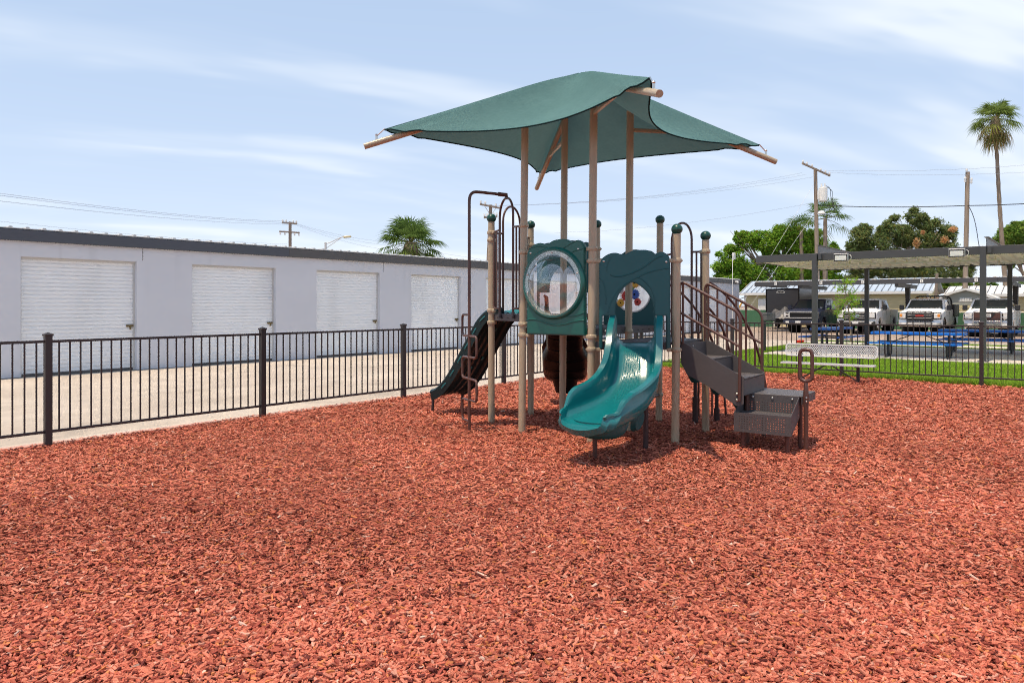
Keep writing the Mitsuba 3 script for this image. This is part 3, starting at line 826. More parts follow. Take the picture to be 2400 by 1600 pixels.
def slide_mesh(path, hw, wall, wid, nx=37, ribs=None, thick=.045, lipn=0, roll=.030):
    path = np.asarray(path, float); nS = len(path)
    t = np.gradient(path, axis=0); t /= np.linalg.norm(t, axis=1, keepdims=True)
    side = np.stack([t[:, 1], -t[:, 0], 0 * t[:, 0]], 1); side /= np.linalg.norm(side, axis=1, keepdims=True)
    up = np.cross(side, t)
    inn, outr = [], []
    for i in range(nS):
        s = i / (nS - 1); w, h = wid(s), wall(s)
        k = np.linspace(-1, 1, nx)
        ang = np.clip((np.abs(k) - .58) / .30, 0, 1) * (np.pi / 2)
        rc = min(.105, h * .8); rl = roll * (1 - .62 * sm_(.72, .98, s))
        x = np.where(np.abs(k) <= .58, np.abs(k) / .58 * (w - rc), 0) + np.where(np.abs(k) > .58, w - rc + rc * np.sin(ang), 0)
        y = np.where(np.abs(k) > .58, rc * (1 - np.cos(ang)), 0)
        tt = np.clip((np.abs(k) - .88) / .12, 0, 1)
        y = y + np.where(np.abs(k) > .88, (h - rc) * np.clip(tt / .6, 0, 1), 0)
        ro = np.clip((tt - .6) / .4, 0, 1) * np.pi * .75
        x = x + rl * (1 - np.cos(ro)); y = y + rl * np.sin(ro)
        if ribs is not None: y = y + ribs(s, k)
        xs = np.sign(k) * x
        xo = np.sign(k) * (np.minimum(x, w + .012) + np.where(np.abs(k) > .5, thick * np.clip((np.abs(k) - .5) / .2, 0, 1), 0)); xo = np.where(np.abs(k) > .93, np.sign(k) * (x - .002 + .012), xo)
        yo = np.where(np.abs(k) > .93, y - .022, y - thick)
        # bulge of the hollow underside
        yo = yo - thick * .8 * np.clip(1 - (np.abs(k) / .8) ** 4, 0, 1)
        lag = -lipn * k ** 2 * sm_(.80, 1.0, s)
        inn.append(path[i] + (lag[:, None] * t[i]) + xs[:, None] * side[i] + y[:, None] * up[i])
        outr.append(path[i] + (lag[:, None] * t[i]) + xo[:, None] * side[i] + yo[:, None] * up[i])
    return np.array(inn), np.array(outr)


sp = smoothline([(1.415, 8.35, 1.135), (1.395, 8.19, 1.125), (1.365, 8.06, 1.055), (1.305, 7.83, .770), (1.205, 7.60, .605), (1.055, 7.385, .515), (.875, 7.18, .462), (.705, 7.005, .425), (.64, 6.93, .402), (.617, 6.90, .375)], 64)
ribs = lambda s, k: .0042 * np.cos(k * 2 * np.pi * 8.5) * (np.abs(k - .12) < .42) * sm_(.10, .16, s) * (1 - sm_(.50, .62, s))
wl = lambda s: .275 - .055 * sm_(.05, .5, s) - .150 * sm_(.74, 1.0, s) - .03 * sm_(.97, 1, s)
wd = lambda s: .212 + .045 * sm_(.12, .6, s) + .040 * sm_(.50, .84, s) - .075 * sm_(.86, 1.02, s) ** 2.0
A_, B_ = slide_mesh(sp, None, wl, wd, nx=69, ribs=ribs, lipn=.15, roll=.046)
ks = part(ps, 'slide', shell(A_, B_), 'm_teal', smooth=42, label='glossy teal slide curving towards the viewer')
tr = sp[50]
td = unit((sp[58] - sp[42]) * [1, 1, 0]); sd = V(td[1], -td[0], 0)
part(ks, 'tray_base', cat(lathe(tr - UP * .185, [(1e-3, -.01), (.18, -.01), (.235, .03), (.268, .10), (.272, .16)], 28)), 'm_tealdark', smooth=40)
part(ks, 'leg', cyl(V(.838, 7.37, -.05), V(.838, 7.37, .36), .024, 14), 'm_brown', smooth=40)
part(ks, 'leg', cyl(V(1.437, 7.83, -.05), V(1.437, 7.83, .62), .030, 14), 'm_darkbrown', smooth=40)
part(ks, 'side_boss', cat(lathe(sp[38] + V(.16, -.0, -.15), [(1e-3, .05), (.10, .045), (.13, .0)], 20, V(.75, -.5, -.2))), 'm_tealdark', smooth=40)
part(ps, 'rail', tube([V(1.50, 8.9, .36), PT['B4'] + UP * .36], .022, 10), 'm_darkbrown', smooth=40)

# dark climbing wall on the left: a curved sheet with hand slots
mid = (PT['B1'] + PT['B2']) / 2; dr_ = -v3
cp = smoothline([mid + dr_ * a + UP * z for a, z in ((-.03, 1.45), (.10, 1.475), (.24, 1.415), (.42, 1.20), (.60, .93), (.78, .66), (.96, .44), (1.12, .32), (1.19, .30))], 46)
side = u3
kk = np.linspace(-1, 1, 33)
prof_y = .055 * np.clip((np.abs(kk) - .66) / .14, 0, 1) - .03 * np.clip((np.abs(kk) - .90) / .10, 0, 1) + .012 * np.cos(kk * np.pi * 5) * (np.abs(kk) < .6)
tg = np.gradient(cp, axis=0); tg /= np.linalg.norm(tg, axis=1, keepdims=True); upn = np.cross(tg, side); upn *= np.sign(upn[:, 2:3])
A_ = cp[:, None] + side * (kk * .345)[None, :, None] + upn[:, None] * prof_y[None, :, None]
th_ = np.where(np.abs(kk) > .78, .125, .05)
B_ = cp[:, None] + side * (np.sign(kk) * np.minimum(np.abs(kk), .985) * .345)[None, :, None] + upn[:, None] * (prof_y - th_)[None, :, None]
sh = shell(A_, B_)
kc = part(ps, 'climbing_wall', sh, 'm_climb', smooth=38, label='dark curved climbing wall with teal hand slots leaning to the left')
part(kc, 'face', grid(np.array(A_[:, 3:-3]) + upn[:, None] * .004), 'm_teal', smooth=True, label='teal climbing face')
for sg in (-1,):
    for i in (8, 14, 20, 26, 32, 38):
        c = cp[i] + side * (sg * .344) + upn[i] * (-.028); t_ = tg[i]
        e = fillet([c - t_ * .055, c + t_ * .055], .01)
        part(kc, 'hand_slot', tube([c - t_ * .06, c - t_ * .045, c + t_ * .045, c + t_ * .06], [.006, .014, .014, .006], 10), 'm_teal', smooth=True)
for i, sx in ((13, .1), (21, -.05), (26, .16), (30, .0), (9, .2)):
    c = cp[i] + side * sx - upn[i] * .052
    part(kc, 'hand_slot', lathe(c, [(1e-3, .010), (.022, .006), (.034, -.004)], 14, -upn[i] + side * .2), 'm_teal', smooth=True)
f0, f1 = V(-1.145, 10.62, 0), V(-.745, 11.10, 0)
part(kc, 'foot_bar', tube(fillet([f0 - UP * .05 - V(.02, .0, 0), f0 + UP * .30, f1 + UP * .30, f1 - UP * .05 - V(.03, 0, 0)], .05), .021, 10), 'm_darkbrown', smooth=40)

# dark slide leaving the far side
mid = (PT['B2'] + PT['B3']) / 2; dr_ = V(.09, 1, 0)
fp = smoothline([mid + dr_ * a + UP * z for a, z in ((-.05, 1.43), (.10, 1.42), (.26, 1.30), (.50, 1.05), (.75, .80), (1.00, .58), (1.25, .44), (1.50, .40))], 50)
A_, B_ = slide_mesh(fp, None, lambda s: .26 - .06 * sm_(.8, 1, s), lambda s: .225 + .075 * sm_(.48, .62, s), nx=41, thick=.05)
tgf = np.gradient(fp, axis=0); tgf /= np.linalg.norm(tgf, axis=1, keepdims=True)
ss = np.linspace(0, 1, 50)
B_ = B_ + (np.abs(np.sin(ss * np.pi * 7)) * .014)[:, None, None] * UP
kf = part(ps, 'rear_slide', shell(A_, B_), 'm_plastdark', smooth=40, label='dark underside of the slide on the far side')
part(kf, 'rib', cat(*[tube(smoothline([B_[i, 6], B_[i, 20] - UP * .012, B_[i, -7]], 12), .010, 8) for i in range(4, 46, 6)]), 'm_plastdark', smooth=True)
part(kf, 'support', lathe(fp[44] - UP * .44, [(1e-3, .17), (.15, .18), (.17, .24), (.19, .32), (.22, .42)], 22), 'm_plastdark', smooth=40)

# stairs and transfer step
e0 = PT['B5'] + u3 * .085; wst = S_ - .17


def SP(t, s, z): return e0 + v3 * t + u3 * s + UP * z


kst = part(ps, 'stair', cat(extr(Polygon([(.03, 1.155), (.03, .90), (.10, .78), (.36, .655), (.655, .475), (.700, .475), (.735, .50), (.735, .785)]), SP(0, 0, 0), v3, UP, u3, .012),
                            extr(Polygon([(.03, 1.155), (.03, .90), (.10, .78), (.36, .655), (.655, .475), (.700, .475), (.735, .50), (.735, .785)]), SP(0, wst - .012, 0), v3, UP, u3, .012)), 'm_step')
zr = [(.03, ZR - .01, .955), (.345, .955, .765), (.725, .765, .585)]
part(kst, 'tread', obox(SP(.03 + .1575, wst / 2, .949), v3 * .1575, u3 * (wst / 2 - .013), UP * .006), 'm_step')
part(kst, 'tread', obox(SP(.345 + .19, wst / 2, .759), v3 * .19, u3 * (wst / 2 - .013), UP * .006), 'm_step')
for t, z1, z0 in zr: part(kst, 'riser', obox(SP(t + .006, wst / 2, (z1 + z0) / 2 - .004), v3 * .006, u3 * (wst / 2 - .013), UP * ((z1 - z0) / 2 - .006)), 'm_step')
nos = [obox(SP(t + .012, wst / 2, z + .004), v3 * .012, u3 * (wst / 2 - .02), UP * .005) for t, z in ((.345, .955), (.722, .765))]
part(kst, 'nosing', cat(*nos), 'm_step')
for s in (0, 1):
    for z in (.60, .535): part(kst, 'bolt', ball(SP(.665, -.004 if s == 0 else wst + .004, z), .016, 1, 10), 'm_steel', smooth=True)
for x in (.25, .42): part(kst, 'bolt', ball(SP(.044, x * wst, 1.085), .011, 1, 8), 'm_steel', smooth=True)
# handrails: a bent frame with a middle rail
def rail(s, label, bal):
    r = .0165
    e = fillet([SP(.02, s, ZR - .02), SP(.02, s, 1.84), SP(.705, s, 1.475), SP(.695, s, .53)], .09, 7)
    k = part(ps, 'handrail', tube(e, r, 12), 'm_brown', smooth=40, label=label)
    part(k, 'middle_rail', tube([SP(.03, s, 1.475), SP(.70, s, 1.115)], .0145, 10), 'm_brown', smooth=40)
    part(k, 'baluster', tube([SP(.06, s, ZR - .02), SP(.06, s, 1.81)], .0125, 8), 'm_brown', smooth=40)
    for t in bal: part(k, 'baluster', tube([SP(t, s, 1.15 - (t - .03) * .525), SP(t, s, 1.84 - (t - .02) * .533)], .0125, 8), 'm_brown', smooth=40)


rail(-.018, 'brown stair handrail nearest the viewer', ())
rail(wst + .018, 'brown stair handrail with upright balusters on the far side', (.17, .285, .40, .515))
# landing and low front step
l0 = V(2.525, 8.05, 0)
gl = gnd
zq = .585
fl = at(1743.8, 919.4, (EYE - zq) * F / (919.4 - HZ)); fl[2] = 0


def LP(t, s, z): return fl + v3 * t + u3 * s + UP * z          # t along v (to the right), s away


LW, LD = .592, .60
kl = part(ps, 'transfer_step', cat(bbox(LP(LW / 2 + .01, LD / 2, zq - .005), v3 * (LW / 2 + .02), u3 * LD / 2, UP * .005, .003),
                                   obox(LP(LW + .025, LD / 2, zq - .05), v3 * .005, u3 * LD / 2, UP * .04), obox(LP(LW / 2, LD - .006, zq - .06), v3 * LW / 2, u3 * .006, UP * .05)), 'm_step')


def holes_plate(w, h, rows, cols, x0, x1, y0, y1, r=.0050):
    p = sbox(0, 0, w, h)
    hs = [Point(x, y).buffer(r, 3) for y in np.linspace(y0, y1, rows) for x in np.linspace(x0, x1, cols)]
    return p.difference(unary_union(hs))


ZF, ZB_, DS = .405, .205, .345
part(kl, 'riser', extr(holes_plate(LW, .205, 4, 18, .06, LW - .05, .035, .115), LP(0, 0, zq - .21), v3, UP, -u3, .006), 'm_step', label='grey riser with rows of small holes below three bolts')
part(kl, 'front_panel', extr(holes_plate(LW, .205, 6, 18, .06, LW - .07, .040, .165), LP(0, -DS, ZB_ - .002), v3, UP, -u3, .006), 'm_step', label='grey front panel with rows of small holes')
part(kl, 'tread', obox(LP(LW / 2, -DS / 2, ZF - .018), v3 * (LW / 2 - .007), u3 * (DS / 2 - .001), UP * .004), 'm_step')
for t in (0, LW - .006):
    part(kl, 'cheek', extr(Polygon([(.006, zq - .006), (-DS, ZF + .002), (-DS, ZB_ - .002), (-DS + .03, ZB_ - .002), (.006, .36)]), LP(t, 0, 0), u3, UP, v3, .006), 'm_step')
for x in (.10, .31, .52): part(kl, 'bolt', ball(LP(x, -.008, zq - .038), .0155, 1, 10), 'm_steel', smooth=True)
for t, s, zt in ((.07, -.25, ZF - .03), (LW - .06, -.25, ZF - .03), (.04, -.02, zq - .02), (LW - .02, .12, zq - .02), (.06, LD - .05, zq - .02)):
    part(kl, 'leg', cyl(LP(t, s, -.05), LP(t, s, zt), .0265, 14), 'm_brown', smooth=40)
hb = LP(LW + .062, .02, 0)
kh = part(kl, 'grab_handle', tube([hb - UP * .05, hb + UP * .45, hb + UP * .58, hb + UP * .68, hb + UP * .745], [.026, .026, .031, .024, .016], 14), 'm_brown', smooth=40)
lp = fillet([hb + v3 * .001 + UP * .745, hb - v3 * .062 + UP * .765, hb - v3 * .062 + UP * 1.085, hb + v3 * .062 + UP * 1.085, hb + v3 * .062 + UP * .765, hb - v3 * .001 + UP * .745], .055, 7)
part(kh[:kh.rfind('__')], 'handle_loop', tube(lp, .0195, 12), 'm_brown', smooth=40)
for z in (.575, .535): part(kl, 'bolt', ball(hb + UP * z - u3 * .036 + v3 * .012, .011, 1, 8), 'm_steel', smooth=True)

# stepping pods and their curved rails
nb = unit(PT['B4'] - PT['B6']); nout = V(nb[1], -nb[0], 0)
if nout @ v3 < 0: nout = -nout
for x, y, z in ((2.42, 9.62, .67), (2.745, 9.76, .50), (2.985, 9.55, .33)):
    p = V(x, y, 0)
    k = part(ps, 'stepping_pod', lathe(p + UP * z, [(.012, -.135), (.045, -.130), (.075, -.09), (.100, -.035), (.108, .0), (.100, .018), (.06, .026), (1e-3, .028)], 24), 'm_tealdark', smooth=50)
    part(k, 'stem', cat(cyl(p - UP * .05, p + UP * max(.06, z - .32), .038, 14), cyl(p, p + UP * (z - .12), .024, 14)), 'm_darkbrown', smooth=40)
q = PT['B6']
for nm, o in (('B6', PT['B6'] + nb * .06), ('B4', PT['B4'] - nb * .06)):
    k = part(ps, 'climber_rail', tube(smoothline([o + nout * a + UP * z for a, z in ((.03, 1.88), (.22, 1.79), (.42, 1.65), (.62, 1.44), (.82, 1.14), (.98, .72), (1.05, .40), (1.10, .0))], 26), .0165, 10), 'm_brown', smooth=40)
    part(k, 'lower_rail', tube(smoothline([o + nout * a + UP * z for a, z in ((.05, 1.57), (.18, 1.45), (.31, 1.28), (.42, 1.02), (.50, .78), (.56, .0))], 22), .0150, 10), 'm_brown', smooth=40)
    for a, z1, z0 in ((.62, 1.44, .0), (.85, 1.08, .0)): part(k, 'upright', tube([o + nout * a + UP * z0, o + nout * a + UP * z1], .013, 8), 'm_brown', smooth=40)
# ------------------------------------------------------------------ bench in the play area
BC = gnd(1941, 894) * [1, 1, 0]
bd = unit(RU + LU * .02); bn = V(-bd[1], bd[0], 0)      # bn points to the fence
if bn @ LU < 0: bn = -bn
bt = thing('park_bench', 'pale grey perforated metal bench with black legs in front of the fence', 'bench')
def rrect(w, h, r): return sbox(-w / 2 + r, -h / 2 + r, w / 2 - r, h / 2 - r).buffer(r, 6)


def expanded(o, ex, ey, ez, w, h, r, rim, px, py, sw, t):
    """expanded-metal panel: lattice strands inside a solid rounded rim"""
    out = rrect(w, h, r); ins = rrect(w - 2 * rim, h - 2 * rim, max(r - rim, .01))
    st = []
    nx = int(w / px) + 4; ny = int(h / py) + 3
    for i in range(-ny - 1, nx + ny + 1):
        for sg in (1, -1):
            x0 = -w / 2 + i * px; L = ny * py
            st.append(LineString([(x0, -sg * L / 2 * 1.0), (x0 + L / py * px, sg * L / 2)]))
    ins_l = [s.intersection(ins.buffer(.004)) for s in st]
    ms = []
    for s in ins_l:
        for g in getattr(s, 'geoms', [s]):
            if g.geom_type == 'LineString' and g.length > .01:
                a, b = np.array(g.coords[0]), np.array(g.coords[-1])
                p, q = o + ex * a[0] + ey * a[1], o + ex * b[0] + ey * b[1]
                ms.append(beam(p, q, sw, t, up=ez))
    return cat(*ms), extr(out.difference(ins), o - ez * .016, ex, ey, ez, .030)


zb = .365
so = BC - bn * .10 + UP * zb
sw_, sr_ = expanded(so, bd, bn, UP, 1.80, .26, .03, .024, .034, .046, .007, .004)
k = part(bt, 'seat', sr_, 'm_bench'); part(k, 'mesh', sw_, 'm_bench', kind='stuff')
bk_up = unit(UP + bn * .22); bo = BC + bn * .16 + UP * .625
sw_, sr_ = expanded(bo, bd, bk_up, np.cross(bd, bk_up), 1.80, .27, .07, .024, .042, .058, .009, .005)
k = part(bt, 'backrest', sr_, 'm_bench'); part(k, 'mesh', sw_, 'm_bench', kind='stuff')
for s in (-.56, .56):
    p = BC + bd * s
    part(bt, 'leg', cat(beam(p + bn * .03 - UP * .05, p + bn * .03 + UP * (zb - .03), .05, .06, up=bd, b=.006), beam(p - bn * .20 + UP * (zb - .025), p + bn * .14 + UP * (zb - .025), .05, .03, b=.004), beam(p + bn * .13 + UP * (zb - .03), p + bn * .20 + UP * .66, .035, .03, up=bd)), 'm_tblack')
    part(bt, 'brace', tube([p + bn * .03 - bd * np.sign(s) * .0 + UP * .03, BC + bd * s * .08 + bn * .02 + UP * (zb - .02)], .013, 8), 'm_tblack', smooth=True)

# ------------------------------------------------------------------ picnic tables
def table(label, c, ax, L=2.44):
    t = thing('picnic_table', label, 'picnic table', 'blue picnic tables on the patio slab')
    ay = V(-ax[1], ax[0], 0); z0 = .033
    def slab_(o, w, nm, h_=.070):
        pg = rrect(L, w, .05)
        k = part(t, nm, cat(extr(pg, o - UP * h_, ax, ay, UP, h_ - .008), extr(pg.buffer(-.008), o - UP * .008, ax, ay, UP, .008)), 'm_blue')
        # rows of small perforations
        return k
    slab_(c + UP * (.745 + z0), .76, 'tabletop')
    for s in (-1, 1): slab_(c + ay * s * .66 + UP * (.445 + z0), .27, 'seat', .045)
    for s in (-1, 1):
        o = c + ax * s * (L / 2 - .42)
        k = part(t, 'frame', cat(*[beam(o + ay * g * .07 + UP * z0, o + ay * g * .07 + UP * (.715 + z0), .05, .05, up=ax) for g in (-1, 1)],
                                 beam(o - ay * .72 + UP * (.40 + z0), o + ay * .72 + UP * (.40 + z0), .045, .05), beam(o - ay * .33 + UP * (.70 + z0), o + ay * .33 + UP * (.70 + z0), .045, .04)), 'm_tblack')
        for g in (-1, 1):
            e = fillet([o + ay * g * .10 + UP * (.40 + z0), o + ay * g * .10 + UP * (.022 + z0), o + ay * g * .46 + UP * (.022 + z0), o + ay * g * .46 + UP * (.40 + z0)], .16, 8)
            part(t, 'leg_loop', tube(e, .024, 10), 'm_tblack', smooth=40)
        part(t, 'brace', cyl(o + UP * (.40 + z0), c + ax * s * .06 + UP * (.70 + z0), .014, 8), 'm_tblack')


table('blue picnic table nearest the lawn with its long side facing the fence', C(7.55, 5.10), RU)
table('darker blue picnic table standing behind the nearest one at the back of the slab', C(11.3, 6.35), RU)
table('blue picnic table seen end on at the left of the patio slab', C(11.1, 1.75), unit(LU + RU * .05))

# ------------------------------------------------------------------ barbecue grill
gp = gnd(1792, 824) * [1, 1, 0]
gt = thing('barbecue_grill', 'grey park barbecue grill on a single post at the corner of the slab', 'grill')
part(gt, 'post', cyl(gp, gp + UP * 1.05, .045, 12), 'm_tblack')
gb = gp + V(.13, 0, 0)
hh = bbox(gb + UP * 1.20, RU * .19, LU * .15, UP * .13, .01)
part(gt, 'firebox', hh, 'm_tarp')
part(gt, 'grate', cat(*[cyl(gb + UP * 1.34 + RU * x - LU * .15, gb + UP * 1.34 + RU * x + LU * .15, .006, 6) for x in np.linspace(-.17, .17, 10)]), 'm_tblack', kind='stuff')
part(gt, 'handle', tube(fillet([gb - LU * .205 - RU * .1 + UP * 1.25, gb - LU * .27 - RU * .1 + UP * 1.25, gb - LU * .27 + RU * .1 + UP * 1.25, gb - LU * .205 + RU * .1 + UP * 1.25], .03), .009, 8), 'm_tblack', smooth=True)

# ------------------------------------------------------------------ pavilion
pv = thing('pavilion', 'flat roofed charcoal steel shade pavilion over the picnic tables', 'pavilion')
ZPB, ZPT = 2.965, 3.195
pa = [(6.72, 2.40), (6.72, 6.81), (13.2, 2.45), (13.2, 6.95)]
for a, b in pa:
    k = part(pv, 'post', bbox(C(a, b, 1.57), LU * .072, RU * .072, UP * 1.60, .006), 'm_charcoal')
    part(k, 'base_plate', bbox(C(a, b, .042), LU * .13, RU * .13, UP * .010, .004), 'm_charcoal')
    if a < 7: part(k, 'cap_box', bbox(C(a, b + .15, 3.08), LU * .05, RU * .045, UP * .09, .004), 'm_charcoal')
bl, br_ = .52, 14.0
a0, a1 = 6.86, 13.3
part(pv, 'fascia', bbox(C(a0, (bl + br_) / 2, (ZPB + ZPT) / 2), RU * ((br_ - bl) / 2), LU * .035, UP * (ZPT - ZPB) / 2, .006), 'm_charcoal')
part(pv, 'fascia', bbox(C(a1, (bl + br_) / 2, ZPB + .07), RU * ((br_ - bl) / 2), LU * .03, UP * .09, .006), 'm_charcoal')
for b in (bl, br_): part(pv, 'fascia', bbox(C((a0 + a1) / 2, b, ZPB + .11), LU * ((a1 - a0) / 2 - .04), RU * .03, UP * .105, .006), 'm_charcoal')
for b in (2.40, 6.81, 11.2):
    zb_ = 3.44
    part(pv, 'roof_beam', cat(obox(C(10.0, b + .07, zb_ - .13), LU * 3.20, RU * .008, UP * .13), obox(C(10.0, b + .07, zb_), LU * 3.20, RU * .06, UP * .006)), 'm_charcoal')
# ribbed roof deck, one pan after the other
pw = .30
for b in np.arange(bl + .04, br_ - .05, pw):
    y = np.array([0, .11, .14, .24, .27, pw]) ; z = np.array([0, 0, .065, .065, 0, 0]) + ZPB + .03
    y = np.minimum(y, br_ - .03 - b)
    A = np.array([[C(a0 + .037, b + q, w) for q, w in zip(y, z)], [C(a1 - .03, b + q, w - .02) for q, w in zip(y, z)]])
    part(pv, 'roof_pan', shell(A, A + UP * .006), 'm_ceil')
for a, bs in ((8.35, (.95, 2.55, 4.2, 5.85, 7.5)), (10.6, (1.3, 3.0, 4.7, 6.4))):
    for b in bs:
        k = part(pv, 'strip_light', bbox(C(a, b + .62, ZPB - .075), RU * .62, LU * .045, UP * .022, .006), 'm_trim')
        part(k, 'hanger', cat(*[obox(C(a, b + q, ZPB - .01), RU * .018, LU * .02, UP * .04) for q in (.14, .46, .78, 1.10)]), 'm_ceil', kind='stuff')
for px in (1972, 2243):
    al = ((px - 1200) / F)
    P = C(a0 - .10, 0); b = (al * P[1] - P[0]) / (RU[0] - al * RU[1])
    k = part(pv, 'flood_light', bbox(C(a0 - .12, b, 3.03), RU * .20, LU * .075, UP * .115, .012), 'm_galv')
    part(k, 'lens', bbox(C(a0 - .19, b, 3.02) - UP * .005, RU * .165, LU * .012, UP * .080, .006), 'm_lamp')
    part(k, 'frame', extr(sbox(-.19, -.105, .19, .105).difference(sbox(-.165, -.08, .165, .08)), C(a0 - .195, b, 3.015), RU, UP, -LU, .014), 'm_bronze')
    part(k, 'cable', tube(fillet([C(a0 - .05, b + .21, 3.10), C(a0 - .08, b + .27, 3.08), C(a0 - .06, b + .27, 2.98), C(a0 - .04, b + .23, 2.96)], .03), .010, 6), 'm_trim', smooth=True)

# ------------------------------------------------------------------ red ended kerb block and young tree
rk = thing('kerb_block', 'short kerb end painted red at the tip of the sidewalk', 'kerb')
part(rk, 'block', bbox(C(14.55, -.42, .06), RU * .11, LU * .20, UP * .06, .02), 'm_red')


def leaves(P, size, cols, flat=.35, out=None):
    n = len(P)
    nrm = rng.normal(size=(n, 3))
    if out is not None: nrm = nrm * .6 + out * .95
    nrm[:, 2] = np.abs(nrm[:, 2]) + flat; nrm /= np.linalg.norm(nrm, axis=1, keepdims=True)
    t = rng.normal(size=(n, 3)); t -= nrm * (t * nrm).sum(1, keepdims=True); t /= np.linalg.norm(t, axis=1, keepdims=True)
    s = np.cross(nrm, t)
    L = (size * rng.uniform(.6, 1.25, n))[:, None]; Wd = L * rng.uniform(.28, .45, n)[:, None]
    v = np.stack([P - t * L * .5, P + s * Wd * .5 + nrm * L * .06, P + t * L * .5, P - s * Wd * .5 + nrm * L * .06], 1)
    f = (np.array([[0, 1, 2], [0, 2, 3]])[None] + (np.arange(n) * 4)[:, None, None]).reshape(-1, 3)
    return M(v.reshape(-1, 3), f), np.repeat(cols, 4, 0)


def leafcols(n, base, var=.35, yel=.05):
    c = np.array(base) * (1 - var / 2 + var * rng.random((n, 1)) * 1.3)
    c[:, 0] *= rng.uniform(.8, 1.3, n); q = rng.random(n) < yel
    c[q] = np.array([.30, .26, .06]) * rng.uniform(.6, 1.1, (q.sum(), 1))
    return np.clip(c, 0, .9)


yt = thing('young_tree', 'slender young tree with bright leaves in front of the white pickup', 'tree')
yb = gnd(1993, 803) * [1, 1, 0]
P1 = [yb, yb + V(.0, 0, .7), yb + V(-.06, 0, 1.25), yb + V(-.10, .02, 1.7), yb + V(-.22, .0, 2.2), yb + V(-.30, 0, 2.72)]
part(yt, 'trunk', tube(smoothline(P1, 16), np.linspace(.040, .010, 16), 8), 'm_bark', smooth=True)
tw, LPs = [], []
for i in range(30):
    f_ = rng.uniform(.38, 1.0); b0 = smoothline(P1, 60)[int(f_ * 59)]
    a = rng.uniform(0, 2 * np.pi); ln = rng.uniform(.25, .62) * (1.25 - .75 * abs(f_ - .62) * 2)
    e = b0 + V(math.cos(a) * ln - .16 * (f_ < .8), math.sin(a) * ln, rng.uniform(-.10, .22))
    tw.append(tube([b0, (b0 + e) / 2 + UP * .05, e], [.010, .007, .003], 5))
    for j in range(26): LPs.append(b0 + (e - b0) * rng.uniform(.35, 1.08) + rng.normal(0, .07, 3))
part(yt, 'branch', cat(*tw), 'm_bark', kind='stuff')
LPs = np.array(LPs); m, c = leaves(LPs, .14, leafcols(len(LPs), [.24, .42, .05]))
part(yt, 'crown', m, 'm_leaf', kind='stuff', color=c)
# ------------------------------------------------------------------ carport
cpt = thing('carport', 'long dark carport roof on tapered posts above the parked trucks', 'carport')
ca0, ca1, cb0, cb1 = 27.3, 33.3, -6.95, 24.0
xs = np.arange(cb0, cb1 + .1, 6.19)
for i in range(len(xs) - 1): part(cpt, 'fascia', bbox(C(ca0, (xs[i] + xs[i + 1]) / 2, 2.885), RU * ((xs[i + 1] - xs[i]) / 2 - .003), LU * .05, UP * .13, .008), 'm_charcoal')
part(cpt, 'fascia', bbox(C((ca0 + ca1) / 2, cb0 - .03, 2.86), LU * 3.0, RU * .03, UP * .11, .008), 'm_charcoal')
part(cpt, 'roof', cat(obox(C((ca0 + ca1) / 2, (cb0 + cb1) / 2, 3.0), LU * 3.0, RU * (cb1 - cb0) / 2, UP * .008), *[obox(C((ca0 + ca1) / 2, b, 3.03), LU * 3.03, RU * .045, UP * .022) for b in np.arange(cb0 + .1, cb1, .405)]), 'm_ceil')
for b in (-4.38, .79, 5.96, 11.1, 16.3):
    k = part(cpt, 'post', tube([C(30.6, b, -.05), C(30.6, b, 2.72)], [.10, .17], 4), 'm_bronze')
    part(k, 'arm', bbox(C(30.2, b, 2.70), LU * 2.75, RU * .09, UP * .11, .01), 'm_charcoal')
for i, px in enumerate((1818, 1924, 2022, 2160, 2288)):
    al = (px - 1200) / F; P = C(ca0 - .06, 0); b = (al * P[1] - P[0]) / (RU[0] - al * RU[1])
    k = part(cpt, 'bay_plate', bbox(C(ca0 - .06, b, 2.89), RU * .075, LU * .008, UP * .09, .004), 'm_trim')
    part(k, 'digit', obox(C(ca0 - .072, b, 2.89), RU * .012, LU * .003, UP * .045), 'm_black')

